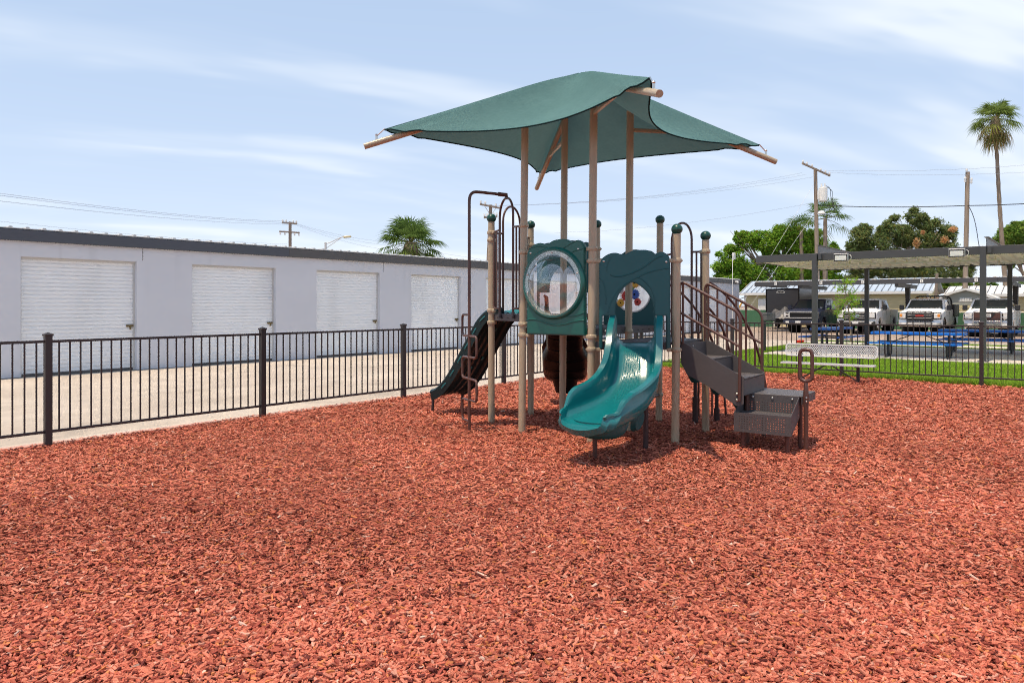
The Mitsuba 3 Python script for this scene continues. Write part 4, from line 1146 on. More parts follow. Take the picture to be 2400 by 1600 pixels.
# ------------------------------------------------------------------ pickup trucks
def pickup(label, c, body, style, tow=False):
    t = thing('pickup_truck', label, 'pickup truck', 'pickup trucks parked under the carport')
    f, l = -LU, None
    l = np.cross(UP, f)
    Q = lambda x, y, z: c + f * x + l * y + UP * z
    W2, R = 1.0, .43
    arch = [Point(-.98, .42).buffer(.53, 12), Point(-4.65, .42).buffer(.53, 12)]
    low = Polygon([(-.06, .58), (-.02, .95), (-.06, 1.12), (-.22, 1.25), (-1.38, 1.36), (-3.75, 1.36), (-3.80, 1.38), (-5.82, 1.34), (-5.88, 1.25), (-5.86, .60), (-5.6, .52), (-.3, .50)]).buffer(-.05).buffer(.05)
    for a_ in arch: low = low.difference(a_)
    ms = [extr(low, Q(0, -W2 + .05, 0), f, UP, l, 2 * W2 - .10), extr(low.buffer(-.035), Q(0, -W2, 0), f, UP, l, .05), extr(low.buffer(-.035), Q(0, W2 - .05, 0), f, UP, l, .05)]
    hood_ = trimesh.convex.convex_hull(np.array([Q(-.24, s * .80, 1.25) for s in (-1, 1)] + [Q(-.30, s * .72, 1.31) for s in (-1, 1)] + [Q(-1.36, s * .84, 1.37) for s in (-1, 1)] + [Q(-1.30, s * .74, 1.43) for s in (-1, 1)]))
    kb = part(t, 'body', cat(*ms, M(hood_.vertices, hood_.faces)), body)
    # cab: roof, pillars; glass proud of a dark core
    roofz = 1.96
    base = [Q(-1.42, s * .95, 1.36) for s in (-1, 1)] + [Q(-3.76, s * .95, 1.36) for s in (-1, 1)]
    topp = [Q(-2.12, s * .80, roofz - .05) for s in (-1, 1)] + [Q(-3.56, s * .80, roofz - .05) for s in (-1, 1)]
    core = trimesh.convex.convex_hull(np.array(base + topp))
    kc = part(t, 'cab', M(core.vertices, core.faces), body)
    rf = trimesh.convex.convex_hull(np.array([Q(-2.10, s * .805, roofz - .07) for s in (-1, 1)] + [Q(-3.58, s * .805, roofz - .07) for s in (-1, 1)] + [Q(-2.28, s * .68, roofz) for s in (-1, 1)] + [Q(-3.45, s * .68, roofz) for s in (-1, 1)]))
    part(t, 'roof', M(rf.vertices, rf.faces), body)

    def quad(a, b, c_, d, off):
        n_ = unit(np.cross(b - a, d - a)); a, b, c_, d = (p + n_ * off for p in (a, b, c_, d))
        g_ = grid(np.array([[a, b], [d, c_]])); return M(g_.vertices, g_.faces[:, ::-1])
    def lerp(a, b, s): return a + (b - a) * s
    bl_, br2, tl, tr_ = Q(-1.42, .95, 1.36), Q(-1.42, -.95, 1.36), Q(-2.12, .80, roofz - .05), Q(-2.12, -.80, roofz - .05)
    e = .05
    ws = [lerp(lerp(bl_, br2, e), lerp(tl, tr_, e), .06), lerp(lerp(bl_, br2, 1 - e), lerp(tl, tr_, 1 - e), .06), lerp(lerp(bl_, br2, 1 - e), lerp(tl, tr_, 1 - e), .93), lerp(lerp(bl_, br2, e), lerp(tl, tr_, e), .93)]
    part(t, 'windshield', quad(ws[0], ws[1], ws[2], ws[3], -.012), 'm_glass')
    part(t, 'windshield_sticker', quad(*[lerp(lerp(ws[0], ws[1], u_), lerp(ws[3], ws[2], u_), v_) for u_, v_ in ((.05, .08), (.12, .08), (.12, .16), (.05, .16))], -.018), 'm_trim')
    for s in (1, -1):
        A, B, Cc, D = Q(-1.42, s * .95, 1.36), Q(-3.76, s * .95, 1.36), Q(-3.56, s * .80, roofz - .05), Q(-2.12, s * .80, roofz - .05)
        for u0, u1 in ((.17, .55), (.59, .93)):
            w = [lerp(lerp(A, B, u_), lerp(D, Cc, uu_), v_) for u_, uu_, v_ in ((u0 - .05 * (u0 < .3), u0, .08), (u1, u1, .08), (u1, u1, .90), (u0, u0, .90))]
            part(t, 'side_window', quad(*w, -.012 if s < 0 else .012) if s < 0 else quad(w[1], w[0], w[3], w[2], -.012), 'm_glass')
        part(t, 'door_handle', obox(Q(-2.6, s * 1.003, 1.20), f * .09, l * .012, UP * .018), 'm_tblack')
        part(t, 'door_seam', cat(*[obox(Q(x, s * 1.0, .95), f * .006, l * .004, UP * .36) for x in (-1.62, -2.72, -3.74)]), 'm_black')
        part(t, 'mirror', cat(bbox(Q(-1.55, s * 1.13, 1.47), f * .06, l * .11, UP * .14, .03), obox(Q(-1.55, s * .98, 1.43), f * .03, l * .08, UP * .02)), 'm_tblack' if style != 'navy' else body)
        for x in (-.98, -4.65): part(t, 'fender_flare', tube([Q(x + .53 * math.cos(a_), s * (W2 - .02), .42 + .53 * math.sin(a_)) for a_ in np.linspace(-.1, math.pi + .1, 15)], .035, 6), body if style != 'rack' else 'm_tblack', smooth=True)
        for x in (-.98, -4.65):
            k = part(t, 'wheel', lathe(Q(x, s * .82, R), [(.24, -.13), (.36, -.135), (.42, -.10), (.43, -.05), (.43, .05), (.42, .10), (.36, .135), (.24, .13)], 24, l), 'm_rubber', smooth=40)
            part(k, 'rim', lathe(Q(x, s * .82, R), [(.245, .10 * s), (.20, .08 * s), (.08, .11 * s), (1e-3, .11 * s)] if s > 0 else [(1e-3, .11 * s), (.08, .11 * s), (.20, .08 * s), (.245, .10 * s)], 20, l), 'm_galv', smooth=30)
            part(k, 'well', lathe(Q(x, s * .60, R), [(.50, -.2), (.50, .2), (1e-3, .2)], 16, l), 'm_black')
    # front
    fr = lambda y, z, wy, wz, bs, nm, x=.0, d=.03, b=.01: part(t, nm, bbox(Q(x, y, z), f * d, l * wy, UP * wz, b), bs)
    crm = 'm_chrome'
    fr(0, .60, .98, .12, crm if style in ('rack', 'guard') else ('m_tblack' if style == 'oval' else 'm_navy'), 'bumper', .07, .12, .03)
    fr(0, .50, .70, .05, 'm_tblack', 'air_dam', .05, .06)
    fr(0, 1.0, .62, .24, 'm_tblack', 'grille', .0, .05)
    for s in (1, -1):
        part(t, 'headlight_housing', bbox(Q(-.03, s * .80, 1.04), f * .05, l * .19, UP * .18, .02), 'm_tblack')
        k = fr(s * .80, 1.04, .150, .135, 'm_lamp', 'headlight', -.01, .05, .02)
        if style == 'rack': part(k, 'indicator', bbox(Q(.044, s * .87, 1.06), f * .008, l * .06, UP * .08, .006), 'm_amber')
        if style == 'navy': part(k, 'lamp_pod', cat(*[bbox(Q(.032, s * .78, 1.12 - .14 * i), f * .01, l * .09, UP * .045, .01) for i in range(2)]), 'm_black')
        fr(s * .72, .62, .10, .05, 'm_lamp', 'fog_light', .19, .012, .008)
    if style == 'oval':
        for z in (.88, 1.02, 1.15): fr(0, z, .60, .010, 'm_galv', 'grille_bar', .05, .012, .004)
        part(t, 'windowed_bumper', bbox(Q(.19, 0, .70), f * .006, l * .90, UP * .02, .004), 'm_trim')
        oz = Q(.085, .0, 1.02)
        el = [(math.cos(a) * .19, math.sin(a) * .078) for a in np.linspace(0, 2 * math.pi, 32, endpoint=False)]
        k = part(t, 'badge', extr(Polygon(el), oz, -l, UP, f, .010), 'm_trim', label='white rimmed blue oval badge')
        part(k, 'badge_field', extr(Polygon([(x * .86, y * .80) for x, y in el]), oz + f * .010, -l, UP, f, .004), 'm_gblue')
        tm = meshkit.text_mesh('Ford', .062, .003); b_ = tm.bounds
        part(k, 'lettering', xf(M(tm.vertices - (b_[0] + b_[1]) / 2, tm.faces), oz + f * .0165, -l, UP, f), 'm_trim')
        part(t, 'licence_plate', bbox(Q(.195, .0, .62), f * .005, l * .15, UP * .075, .003), 'm_trim')
    if style == 'navy':
        fr(.0, 1.04, .60, .05, 'm_black', 'grille_bar', .05, .012)
        part(t, 'grille_surround', extr(sbox(-.96, -.19, .96, .19).difference(sbox(-.62, -.15, .62, .15)).difference(sbox(-.93, -.16, -.66, .16)).difference(sbox(.66, -.16, .93, .16)), Q(.04, 0, 1.03), l, UP, f, .02), 'm_galv')
        part(t, 'licence_plate', bbox(Q(.20, -.12, .62), f * .005, l * .15, UP * .075, .003), 'm_trim')
    if style == 'rack':
        for z in np.linspace(.86, 1.20, 6): fr(0, z, .58, .012, 'm_galv', 'grille_bar', .055, .012, .004)
        fr(0, 1.03, .19, .055, 'm_gredg', 'badge', .068, .008, .004)
        for y in (-.56, -.28, .28, .56): part(t, 'guard_upright', bbox(Q(.21, y, .92), f * .02, l * .022, UP * .37, .008), 'm_tblack')
        for z in (.72, .86, 1.0, 1.14, 1.27): part(t, 'guard_bar', cyl(Q(.21, -.58, z), Q(.21, .58, z), .018, 8), 'm_tblack')
        e = fillet([Q(-3.95, -.96, 1.30), Q(-3.95, -.90, 1.95), Q(-3.95, -.72, 2.10), Q(-3.95, .72, 2.10), Q(-3.95, .90, 1.95), Q(-3.95, .96, 1.30)], .12)
        k = part(t, 'headache_rack', tube(e, .045, 10), 'm_tblack', smooth=40)
        part(k, 'rack_bar', cat(*[cyl(Q(-3.95, y, 1.36), Q(-3.95, y, 2.09), .022, 6) for y in np.linspace(-.72, .72, 8)]), 'm_tblack', kind='stuff')
        part(t, 'bed_side', cat(*[bbox(Q(-4.9, s * 1.02, 1.30), f * .95, l * .05, UP * .34, .02) for s in (-1, 1)]), 'm_tblack')
        part(t, 'roof_marker', cat(*[bbox(Q(-2.34, y, roofz + .02), f * .03, l * .06, UP * .018, .008) for y in (-.5, -.25, 0, .25, .5)]), 'm_amber', kind='stuff')
    if style == 'guard':
        fr(0, 1.02, .56, .18, 'm_brown', 'grille_insert', .045, .012)
        for s in (1, -1):
            part(t, 'guard_hoop', tube(fillet([Q(.20, s * .58, .55), Q(.20, s * .58, 1.26), Q(.20, s * .40, 1.30)], .08), .030, 10), crm, smooth=40)
            part(t, 'lamp_guard', tube(fillet([Q(.18, s * .58, 1.20), Q(.12, s * .99, 1.17), Q(.08, s * 1.02, .78), Q(.18, s * .58, .74)], .08), .024, 8), crm, smooth=40)
            part(t, 'lamp_bar', tube([Q(.19, s * .58, 1.0), Q(.10, s * 1.01, .98)], .016, 8), crm, smooth=40)
        part(t, 'guard_bar', tube([Q(.20, -.58, 1.29), Q(.20, .58, 1.29)], .028, 10), crm, smooth=40)
        part(t, 'guard_bar', tube([Q(.20, -.58, .80), Q(.20, .58, .80)], .026, 10), crm, smooth=40)
        k = part(t, 'emblem', extr(Polygon([(-.34, .18), (.34, .18), (.12, -.16), (-.12, -.16)]).difference(Polygon([(-.25, .14), (.25, .14), (.09, -.13), (-.09, -.13)])), Q(.075, 0, 1.03), l, UP, f, .012), 'm_tblack')
        part(t, 'front_plate', bbox(Q(.075, 0, 1.08), f * .006, l * .16, UP * .08, .003), 'm_trim')
        part(t, 'plate_mark', cat(*[obox(Q(.083, y, 1.08), f * .002, l * .016, UP * .030) for y in (-.09, -.045, 0, .045, .09)]), 'm_black', kind='stuff')
    return t


pickup('dark navy pickup truck parked beside the black trailer', C(26.5, -4.0, 0), 'm_navy', 'navy')
pickup('white pickup truck with an oval blue badge behind the young tree', C(26.3, -1.0, 0), 'm_white', 'oval')
pickup('white pickup truck with a black rack behind its cab and amber lamps', C(26.3, 2.1, 0), 'm_white', 'rack')
pickup('white pickup truck with a chrome bull bar, rightmost in the row', C(26.1, 5.1, 0), 'm_white', 'guard')

# ------------------------------------------------------------------ trailer
tt = thing('cargo_trailer', 'black enclosed cargo trailer parked left of the navy pickup', 'trailer')
tc = C(33.8, -7.45, 0)
f, l = -LU, np.cross(UP, -LU)
part(tt, 'box', bbox(tc - f * 2.2 + UP * 1.62, f * 2.2, l * 1.12, UP * 1.12, .04), 'm_trailer')
part(tt, 'trim', cat(*[bbox(tc + l * s * 1.10 + UP * 1.62, f * .03, l * .035, UP * 1.12, .01) for s in (-1, 1)], bbox(tc + UP * 2.72, f * .03, l * 1.10, UP * .035, .01)), 'm_black')
part(tt, 'stone_guard', bbox(tc + f * .006 + UP * .78, f * .01, l * 1.08, UP * .28, .006), 'm_trailer')
k = part(tt, 'name_plate', extr(rrect(.52, .15, .05), tc + f * .012 - l * .12 + UP * 2.50, -l, UP, f, .008), 'm_trim')
part(k, 'plate_field', extr(rrect(.46, .10, .04), tc + f * .021 - l * .12 + UP * 2.50, -l, UP, f, .004), 'm_black')
part(tt, 'tongue', cat(beam(tc + l * .5 + UP * .48, tc + f * 1.5 + UP * .48, .09, .10), beam(tc - l * .5 + UP * .48, tc + f * 1.5 + UP * .48, .09, .10), cyl(tc + f * 1.45 - UP * .0, tc + f * 1.45 + UP * .62, .035, 10)), 'm_tblack')
for s in (-1, 1): part(tt, 'wheel', lathe(tc - f * 2.6 + l * s * 1.16 + UP * .36, [(.1, -.1), (.30, -.11), (.36, -.06), (.36, .06), (.30, .11), (.1, .1)], 20, l), 'm_rubber', smooth=40)
# cover bulging over the tongue
cv = thing('tarp_cover', 'crumpled grey tarp draped over gear on the trailer tongue', 'tarp')
U_, V_ = np.meshgrid(np.linspace(0, 1, 26), np.linspace(-1, 1, 30), indexing='ij')
hgt = (0.80 * np.exp(-((V_ + .25) / .45) ** 2) + .60 * np.exp(-((V_ - .5) / .30) ** 2)) * (1 - U_ ** 1.6) + .25
G = tc + f * (.06 + 1.1 * U_)[..., None] + l * (-.95 * V_)[..., None] + UP * (.45 + hgt)[..., None]
G = G + UP * (.14 * (meshkit.fbm(G * 2.2, 4, 77) - .5))[..., None]
g_ = grid(G); part(cv, 'sheet', g_, 'm_tarp', smooth=True)

# ------------------------------------------------------------------ houses behind
def siding(a, b, z0, z1, n, step=.22):
    zs = np.arange(z0, z1, step); pro = []
    for z in zs: pro += [(z, .035), (min(z + step, z1), 0.0)]
    A = np.array([[a + UP * z + n * o_, b + UP * z + n * o_] for z, o_ in pro]); return grid(A)


def house(name, label, a, b0, b1, dep, ze, zr, wall, roof, wins, gable=False, seams=.42):
    h = thing(name, label, 'house')
    kw = part(h, 'wall', cat(siding(C(a, b0), C(a, b1), 0, ze, -LU), siding(C(a, b1), C(a + dep, b1), 0, ze, RU), siding(C(a + dep, b0), C(a, b0), 0, ze, -RU),
                             M([C(a, b1, ze), C(a + dep, b1, ze), C(a + dep / 2, b1, zr - .05)], [[0, 1, 2]]), M([C(a, b0, ze), C(a + dep, b0, ze), C(a + dep / 2, b0, zr - .05)], [[0, 2, 1]])), wall)
    part(kw, 'corner_trim', cat(*[obox(C(a - .015, b, ze / 2), LU * .03, RU * .07, UP * ze / 2) for b in (b0, b1)]), 'm_trim')
    ms = []
    for sgn, a_e in ((1, a - .35), (-1, a + dep + .35)):
        p, q = C(a_e, b0 - .3, ze - .02), C(a_e, b1 + .3, ze - .02); r, s = C(a + dep / 2, b1 + .3, zr), C(a + dep / 2, b0 - .3, zr)
        A = np.array([[p, q], [s, r]]); ms.append(shell(A, A + UP * .06))
    kr = part(h, 'roof', cat(*ms), roof)
    sm = []
    for b in np.arange(b0 - .25, b1 + .3, seams): sm.append(beam(C(a - .34, b, ze + .055), C(a + dep / 2, b, zr + .075), .05, .035))
    part(kr, 'seam', cat(*sm), 'm_seam', kind='stuff')
    part(h, 'eave_trim', cat(obox(C(a - .36, (b0 + b1) / 2, ze - .07), RU * ((b1 - b0) / 2 + .3), LU * .02, UP * .09), *[beam(C(a - .36, b, ze - .05), C(a + dep / 2, b, zr - .03), .05, .16) for b in (b1 + .31, b0 - .31)]), 'm_trim')
    for b, z, w, hh in wins:
        k = part(h, 'window', extr(sbox(-w / 2 - .09, -hh / 2 - .09, w / 2 + .09, hh / 2 + .09).difference(sbox(-w / 2, -hh / 2, w / 2, hh / 2)), C(a - .02, b, z), RU, UP, -LU, .05), 'm_trim')
        part(k, 'pane', obox(C(a - .025, b, z), RU * w / 2, LU * .008, UP * hh / 2), 'm_glass')
        part(k, 'glazing_bar', cat(obox(C(a - .045, b, z), RU * w / 2, LU * .012, UP * .02), obox(C(a - .045, b, z), RU * .02, LU * .012, UP * hh / 2)), 'm_trim')
    return h


h1 = house('manufactured_house', 'long tan sided house with a pale blue metal roof behind the trucks', 39.5, -12.2, .45, 4.4, 2.55, 3.5, 'm_siding', 'm_metalroof', [(-8.9, 1.55, .9, 1.1), (-3.4, 1.6, .42, .75), (-6.2, 1.5, .8, 1.0)])
part(h1, 'door', bbox(C(39.44, -10.4, 1.05), RU * .75, LU * .03, UP * 1.05, .01), 'm_trim')
house('manufactured_house', 'low house with a white roof behind the arched shed', 43.5, 1.2, 8.2, 4.5, 2.35, 2.95, 'm_siding', 'm_trim', [(7.2, 1.5, .8, .9)])
house('manufactured_house', 'grey blue house with white window at the right edge behind the tall palm', 40.5, 7.8, 16, 5, 2.1, 3.3, 'm_sidinggrey', 'm_metalroof', [(9.0, 1.35, .7, 1.2), (11.5, 1.35, .9, 1.1)])
# shed with a bent gambrel front
sh = thing('garden_shed', 'small shed with a white trimmed arched gable and louvre above the trucks', 'shed')
gam = [(-1.85, 0), (-1.85, 1.55), (-1.50, 1.98), (-.75, 2.35), (0, 2.58), (.75, 2.35), (1.50, 1.98), (1.85, 1.55), (1.85, 0)]
so_ = C(38.6, 2.75)
part(sh, 'wall', extr(Polygon(gam), so_, RU, UP, LU, 2.6), 'm_sidingg')
for i, z in enumerate(np.arange(.1, 2.3, .19)):
    w = 1.80 if z < 1.5 else 1.80 - (z - 1.5) * 1.75
    if w > .2: part(sh, 'siding_board', obox(so_ + UP * (z + .085) - LU * .018, RU * w, LU * .016, UP * .088), 'm_siding' if i < 8 else 'm_sidingg')
oc = [(x * 1.10, z + .13) for x, z in gam[1:-1]]
part(sh, 'roof_trim', extr(Polygon(oc + [(x, z) for x, z in gam[1:-1]][::-1]), so_ - LU * .25, RU, UP, LU, 3.0), 'm_trim')
part(sh, 'louvre', cat(*[bbox(so_ + RU * x + UP * 1.98 - LU * .05, RU * .055, LU * .02, UP * .10, .004) for x in (-.28, -.14, 0, .14, .28)], bbox(so_ + UP * 1.86 - LU * .045, RU * .40, LU * .02, UP * .025, .004)), 'm_trim')
# green windscreen fences
def screen(label, a, b0, b1, h):
    t = thing('screen_fence', label, 'fence', 'fences hung with green privacy screen')
    n = max(1, int((b1 - b0) / 3))
    for i in range(n):
        p, q = b0 + (b1 - b0) * i / n, b0 + (b1 - b0) * (i + 1) / n
        A = np.array([[C(a + .05 * math.sin(x * 2.1), p + (q - p) * x / 10 , z) for x in range(11)] for z in (.04, h)])
        part(t, 'screen_cloth', shell(A, A + LU * .004), 'm_screen')
        part(t, 'post', cyl(C(a + .08, p, -.05), C(a + .08, p, h + .06), .03, 8), 'm_galv')
    part(t, 'top_wire', cyl(C(a + .08, b0, h + .03), C(a + .08, b1, h + .03), .02, 6), 'm_galv')


screen('green privacy screen on the fence left of the trailer', 36.0, -14.0, -8.8, 1.26)
screen('green privacy screen on the fence at the right edge beyond the trucks', 35.5, -5.0, 18.0, 1.14)

# ------------------------------------------------------------------ utility poles and lines
def pole(label, px, ytop, d, r0, r1, xb=None, base_px=None):
    t = thing('utility_pole', label, 'utility pole', None)
    top = at(px, ytop, d); b = at(base_px if base_px else px, HZ, d) * [1, 1, 0]
    b[2] = -.05
    part(t, 'shaft', tube([b, (b + top) / 2, top], [r0, (r0 + r1) / 2, r1], 14), 'm_wood', smooth=40)
    return t, b, top


def insul(t, p, h=.22): return part(t, 'insulator', lathe(p, [(.02, 0), (.075, .02), (.05, .07), (.085, .10), (.055, .15), (.06, h - .03), (1e-3, h)], 12), 'm_porc', smooth=40)


cat_ = lambda a, b, sag, n=26: np.array([a + (b - a) * s - UP * (4 * sag * s * (1 - s)) for s in np.linspace(0, 1, n)])
wires = []
t1, b1, p1 = pole('weathered pole with two cross arms above the storage roof', 680, 520, 60, .16, .12)
for z, w in ((8.35, .66), (7.62, .90)):
    c = V(p1[0], p1[1], z); part(t1, 'cross_arm', beam(c - V(.75, .6, 0) * w - V(0, .16, 0), c + V(.75, .6, 0) * w - V(0, .16, 0), .10, .12, b=.01), 'm_wood')
    for s in (-.9, -.45, .5, .92): insul(t1, c + V(.75, .6, 0) * w * s - V(0, .16, 0) + UP * (.06 if z > 8 else -.26))
t2, b2, p2 = pole('pole with a tilted cross arm rising behind the tall brown arch', 1150, 480, 50, .22, .11, base_px=1140)
for z, w, tl in ((p2[2] - .12, .80, -.14), (p2[2] - .86, .50, .10)):
    c = V(p2[0], p2[1] - .14, z); part(t2, 'cross_arm', beam(c - V(.9, .3, tl) * w, c + V(.9, .3, tl) * w, .10, .12, b=.01), 'm_wood')
    for s in (-.92, -.5, .5, .92): insul(t2, c + V(.9, .3, tl) * w * s + UP * .06)
part(t2, 'arm_brace', cat(beam(V(p2[0], p2[1] - .15, p2[2] - .75), V(p2[0] - .4, p2[1] - .25, p2[2] - .12), .05, .02), beam(V(p2[0], p2[1] - .15, p2[2] - .75), V(p2[0] + .4, p2[1] - .05, p2[2] - .2), .05, .02)), 'm_wood')
t3, b3, p3 = pole('tall pole carrying a white transformer behind the pavilion', 1911, 395, 57, .19, .13, base_px=1918)
arm = V(.95, .55, -.22); c3 = p3 - UP * .12 - V(0, .18, 0)
part(t3, 'cross_arm', beam(c3 - arm * 1.5, c3 + arm * 1.5, .11, .13, b=.01), 'm_wood')
for s in (-1.42, -1.0, -.45, .5, 1.0, 1.45): insul(t3, c3 + arm * s + UP * .07)
tc3 = at(1929, 472, 56.6)
part(t3, 'transformer', cat(lathe(tc3, [(1e-3, 0), (.26, .0), (.32, .05), (.32, .98), (.29, 1.06), (.10, 1.12), (1e-3, 1.13)], 20), bbox(tc3 - V(.36, .0, -.5), V(.06, 0, 0), V(0, .10, 0), UP * .35, .02)), 'm_trim', smooth=40)
for x in (-.12, .14): insul(t3, tc3 + V(x, 0, 1.10), .30)
part(t3, 'loop_wire', tube(smoothline([tc3 + V(.2, 0, 1.2), tc3 + V(.55, 0, .95), tc3 + V(.62, 0, .3), tc3 + V(.85, 0, -.35), tc3 + V(.55, 0, -.75), tc3 + V(-.3, 0, -.55)], 26), .022, 6), 'm_wire', smooth=True)
part(t3, 'loop_wire', tube(smoothline([tc3 + V(.3, 0, 1.1), tc3 + V(.75, 0, .5), tc3 + V(.72, 0, -.2), tc3 + V(.9, 0, -.8), tc3 + V(.5, 0, -1.0), tc3 + V(-.35, 0, -1.0)], 26), .018, 6), 'm_wire', smooth=True)
part(t3, 'lamp_bowl', lathe(at(1925, 500, 56.5), [(1e-3, .2), (.15, .18), (.30, .0), (.28, -.05), (1e-3, -.12)], 16), 'm_trim', smooth=40)
t4, b4, p4 = pole('wooden pole right of the dark oak with insulators at its top', 2268, 403, 50, .17, .135, base_px=2260)
for dx, dz in ((-.12, .02), (-.22, -.55), (.22, -.62), (.20, -.82), (-.22, -.72)): insul(t4, p4 + V(dx, -.08, dz))
part(t4, 'drop_wire', tube(smoothline([at(2272, 486, 49.8), at(2285, 520, 49.8), at(2292, 560, 49.8), at(2303, 600, 49.8), at(2330, 620, 49.8)], 20), .022, 6), 'm_wire', smooth=True)
t5, b5, p5 = pole('short thin wooden post standing behind the carport', 2196, 640, 47, .10, .085, base_px=2190)
# street lamp
sl = thing('street_lamp', 'street lamp on a curved arm above the storage roof', 'street lamp')
d5 = 58; s0 = at(763, 571, d5)
part(sl, 'pole', cyl(s0 * [1, 1, 0] - UP * .05, s0 + UP * .1, .09, 10), 'm_galv')
part(sl, 'arm', cat(tube(smoothline([s0 + UP * .0, at(785, 563, d5), at(803, 555, d5), at(812, 553, d5)], 14), .035, 8), tube([s0 - UP * .4, at(800, 557, d5)], .025, 6)), 'm_galv', smooth=True)
part(sl, 'lamp_head', bbox(at(814, 555, d5), V(.30, 0, .03), V(0, .14, 0), V(-.01, 0, .07), .04), 'm_siding')


def wire(label, segs, r=.014):
    r = r * .75 if r < .02 else r
    t = thing('power_line', label, 'power line', 'thin power lines strung between the poles')
    for a, b, sg in segs: part(t, 'span', tube(cat_(a, b, sg), r, 5), 'm_wire' if r > .02 else 'm_wiref')


for i, (y0, y1, y2, nm) in enumerate(((450, 519, 566, 'uppermost'), (455, 522, 574, 'middle'), (469, 526, 585, 'lowest'))):
    wire(nm + ' of three thin lines crossing the left sky to the cross armed pole', [(at(-60, y0 - 5, 30), at(678 + i * 6, y1, 60), .25), (at(678 + i * 6, y1, 60), at(905, y2, 84), .3)], .013)
wire('faint low line over the storage roof', [(at(-60, 512, 36), at(672, 572, 62), .2)], .010)
wire('pair of lines sagging right of the fan palm', [(at(905, 570, 84), at(1500, 648, 95), .5), (at(905, 577, 84), at(1500, 662, 95), .5)], .016)
for x0, y0, x1, y1, nm in ((1880, 405, 1170, 482, 'uppermost'), (1890, 409, 1150, 482, 'middle'), (1905, 415, 1135, 482, 'lowest')):
    wire(nm + ' of three faint lines running behind the canopy posts from the transformer pole', [(at(x0, y0, 57), at(x1, y1, 50), .5)], .011)
wire('faint low line from the transformer pole towards the canopy', [(at(1908, 475, 57), at(1300, 545, 75), .5)], .012)
wire('thick dark cable from the transformer pole to the right hand pole', [(at(1916, 481, 57), at(2262, 482, 50), .12), (at(2262, 482, 50), at(2470, 473, 46), .05)], .030)
wire('upper line from the transformer pole to the pole top at right', [(at(1928, 399, 57), at(2264, 396, 50), .1), (at(2264, 396, 50), at(2480, 379, 46), .05)], .012)
wire('second upper line from the transformer pole to the right', [(at(1938, 404, 57), at(2262, 409, 50), .1), (at(2262, 409, 50), at(2480, 398, 46), .05)], .012)
gw = thing('guy_wire', 'pair of pale guy wires slanting down from the transformer pole to the ground at left', 'guy wire')
for x, y in ((1722, 742), (1738, 748)): part(gw, 'cable', cyl(at(1908, 430 if x < 1730 else 500, 57), at(x, y, 55), .010, 6), 'm_porc')
part(gw, 'marker_sleeve', cyl(at(1731, 722, 55.1), at(1741, 705, 55.1), .06, 8), 'm_gyellow')

# ------------------------------------------------------------------ trees
def clump_tree(label, blobs, d, trunk_px, n, size, base, yel=.04, seed=0, lump=1.0, depth=.55, gap=.36, bare=0):
    """blobs: (px, py, rx px, ry px) ellipsoids of the crown at distance d"""
    t = thing('tree', label, 'tree')
    tb = V((trunk_px - 1200) / F * d, d, -.05); s = d / F
    pts, cl, outs = [], [], []
    bl2 = []
    for bx_, by_, rx, ry in blobs:
        bl2.append((bx_, by_, rx * .80, ry * .80))
        for j in range(9):
            a_ = rng.uniform(0, 2 * np.pi); q_ = rng.uniform(.55, .98); k_ = rng.uniform(.22, .46)
            bl2.append((bx_ + rx * q_ * math.cos(a_), by_ + ry * q_ * math.sin(a_), rx * k_, ry * k_ * rng.uniform(.6, 1.0)))
    area = sum(b[2] * b[3] for b in bl2)
    for bx_, by_, rx, ry in bl2:
        m_ = int(n * rx * ry / area * 1.9)
        c = at(bx_, by_, d) + V(0, rng.uniform(-.2, .2) * rx * s, 0)
        q = rng.normal(size=(m_, 3)); q /= np.linalg.norm(q, axis=1, keepdims=True)
        rr = rng.uniform(.25, 1.0, m_) ** .6 * rng.uniform(.85, 1.22, m_)
        p = c + q * rr[:, None] * np.array([rx * s, rx * s * depth * 1.4, ry * s])
        w = meshkit.fbm(p * (1.15 / lump), 3, seed + 3)
        keep = (w > gap + .10 * rr)
        p = p[keep]; outs.append(q[keep])
        sh_ = meshkit.fbm(p * 2.6 / lump, 2, seed + 5)[:, None]
        pts.append(p); cl.append(leafcols(len(p), base, .45, yel) * (.80 + .42 * sh_))
    P = np.vstack(pts); Cc = np.vstack(cl)
    m, c = leaves(P, size, Cc, out=np.vstack(outs))
    part(t, 'crown', m, 'm_leaf', kind='stuff', color=np.clip(c, 0, .9))
    tops = [at(b[0], b[1], d) for b in blobs]
    fork = V(tb[0], tb[1], min(2.6, tops[0][2] * .4))
    part(t, 'trunk', tube([tb, fork * [1, 1, .5], fork], [.34, .28, .24], 10), 'm_bark', smooth=True)
    br = [tube(smoothline([fork, fork * .45 + e * .55 + UP * .3, e], 8), np.linspace(.17, .03, 8), 7) for e in tops]
    for e in tops:
        for j in range(6):
            q = e + rng.normal(0, 1, 3) * V(.5, .4, .4)
            br.append(tube([e * .5 + fork * .5 + UP * .2, q], [.06, .015], 5))
    part(t, 'branch', cat(*br), 'm_bark', kind='stuff')
    return t


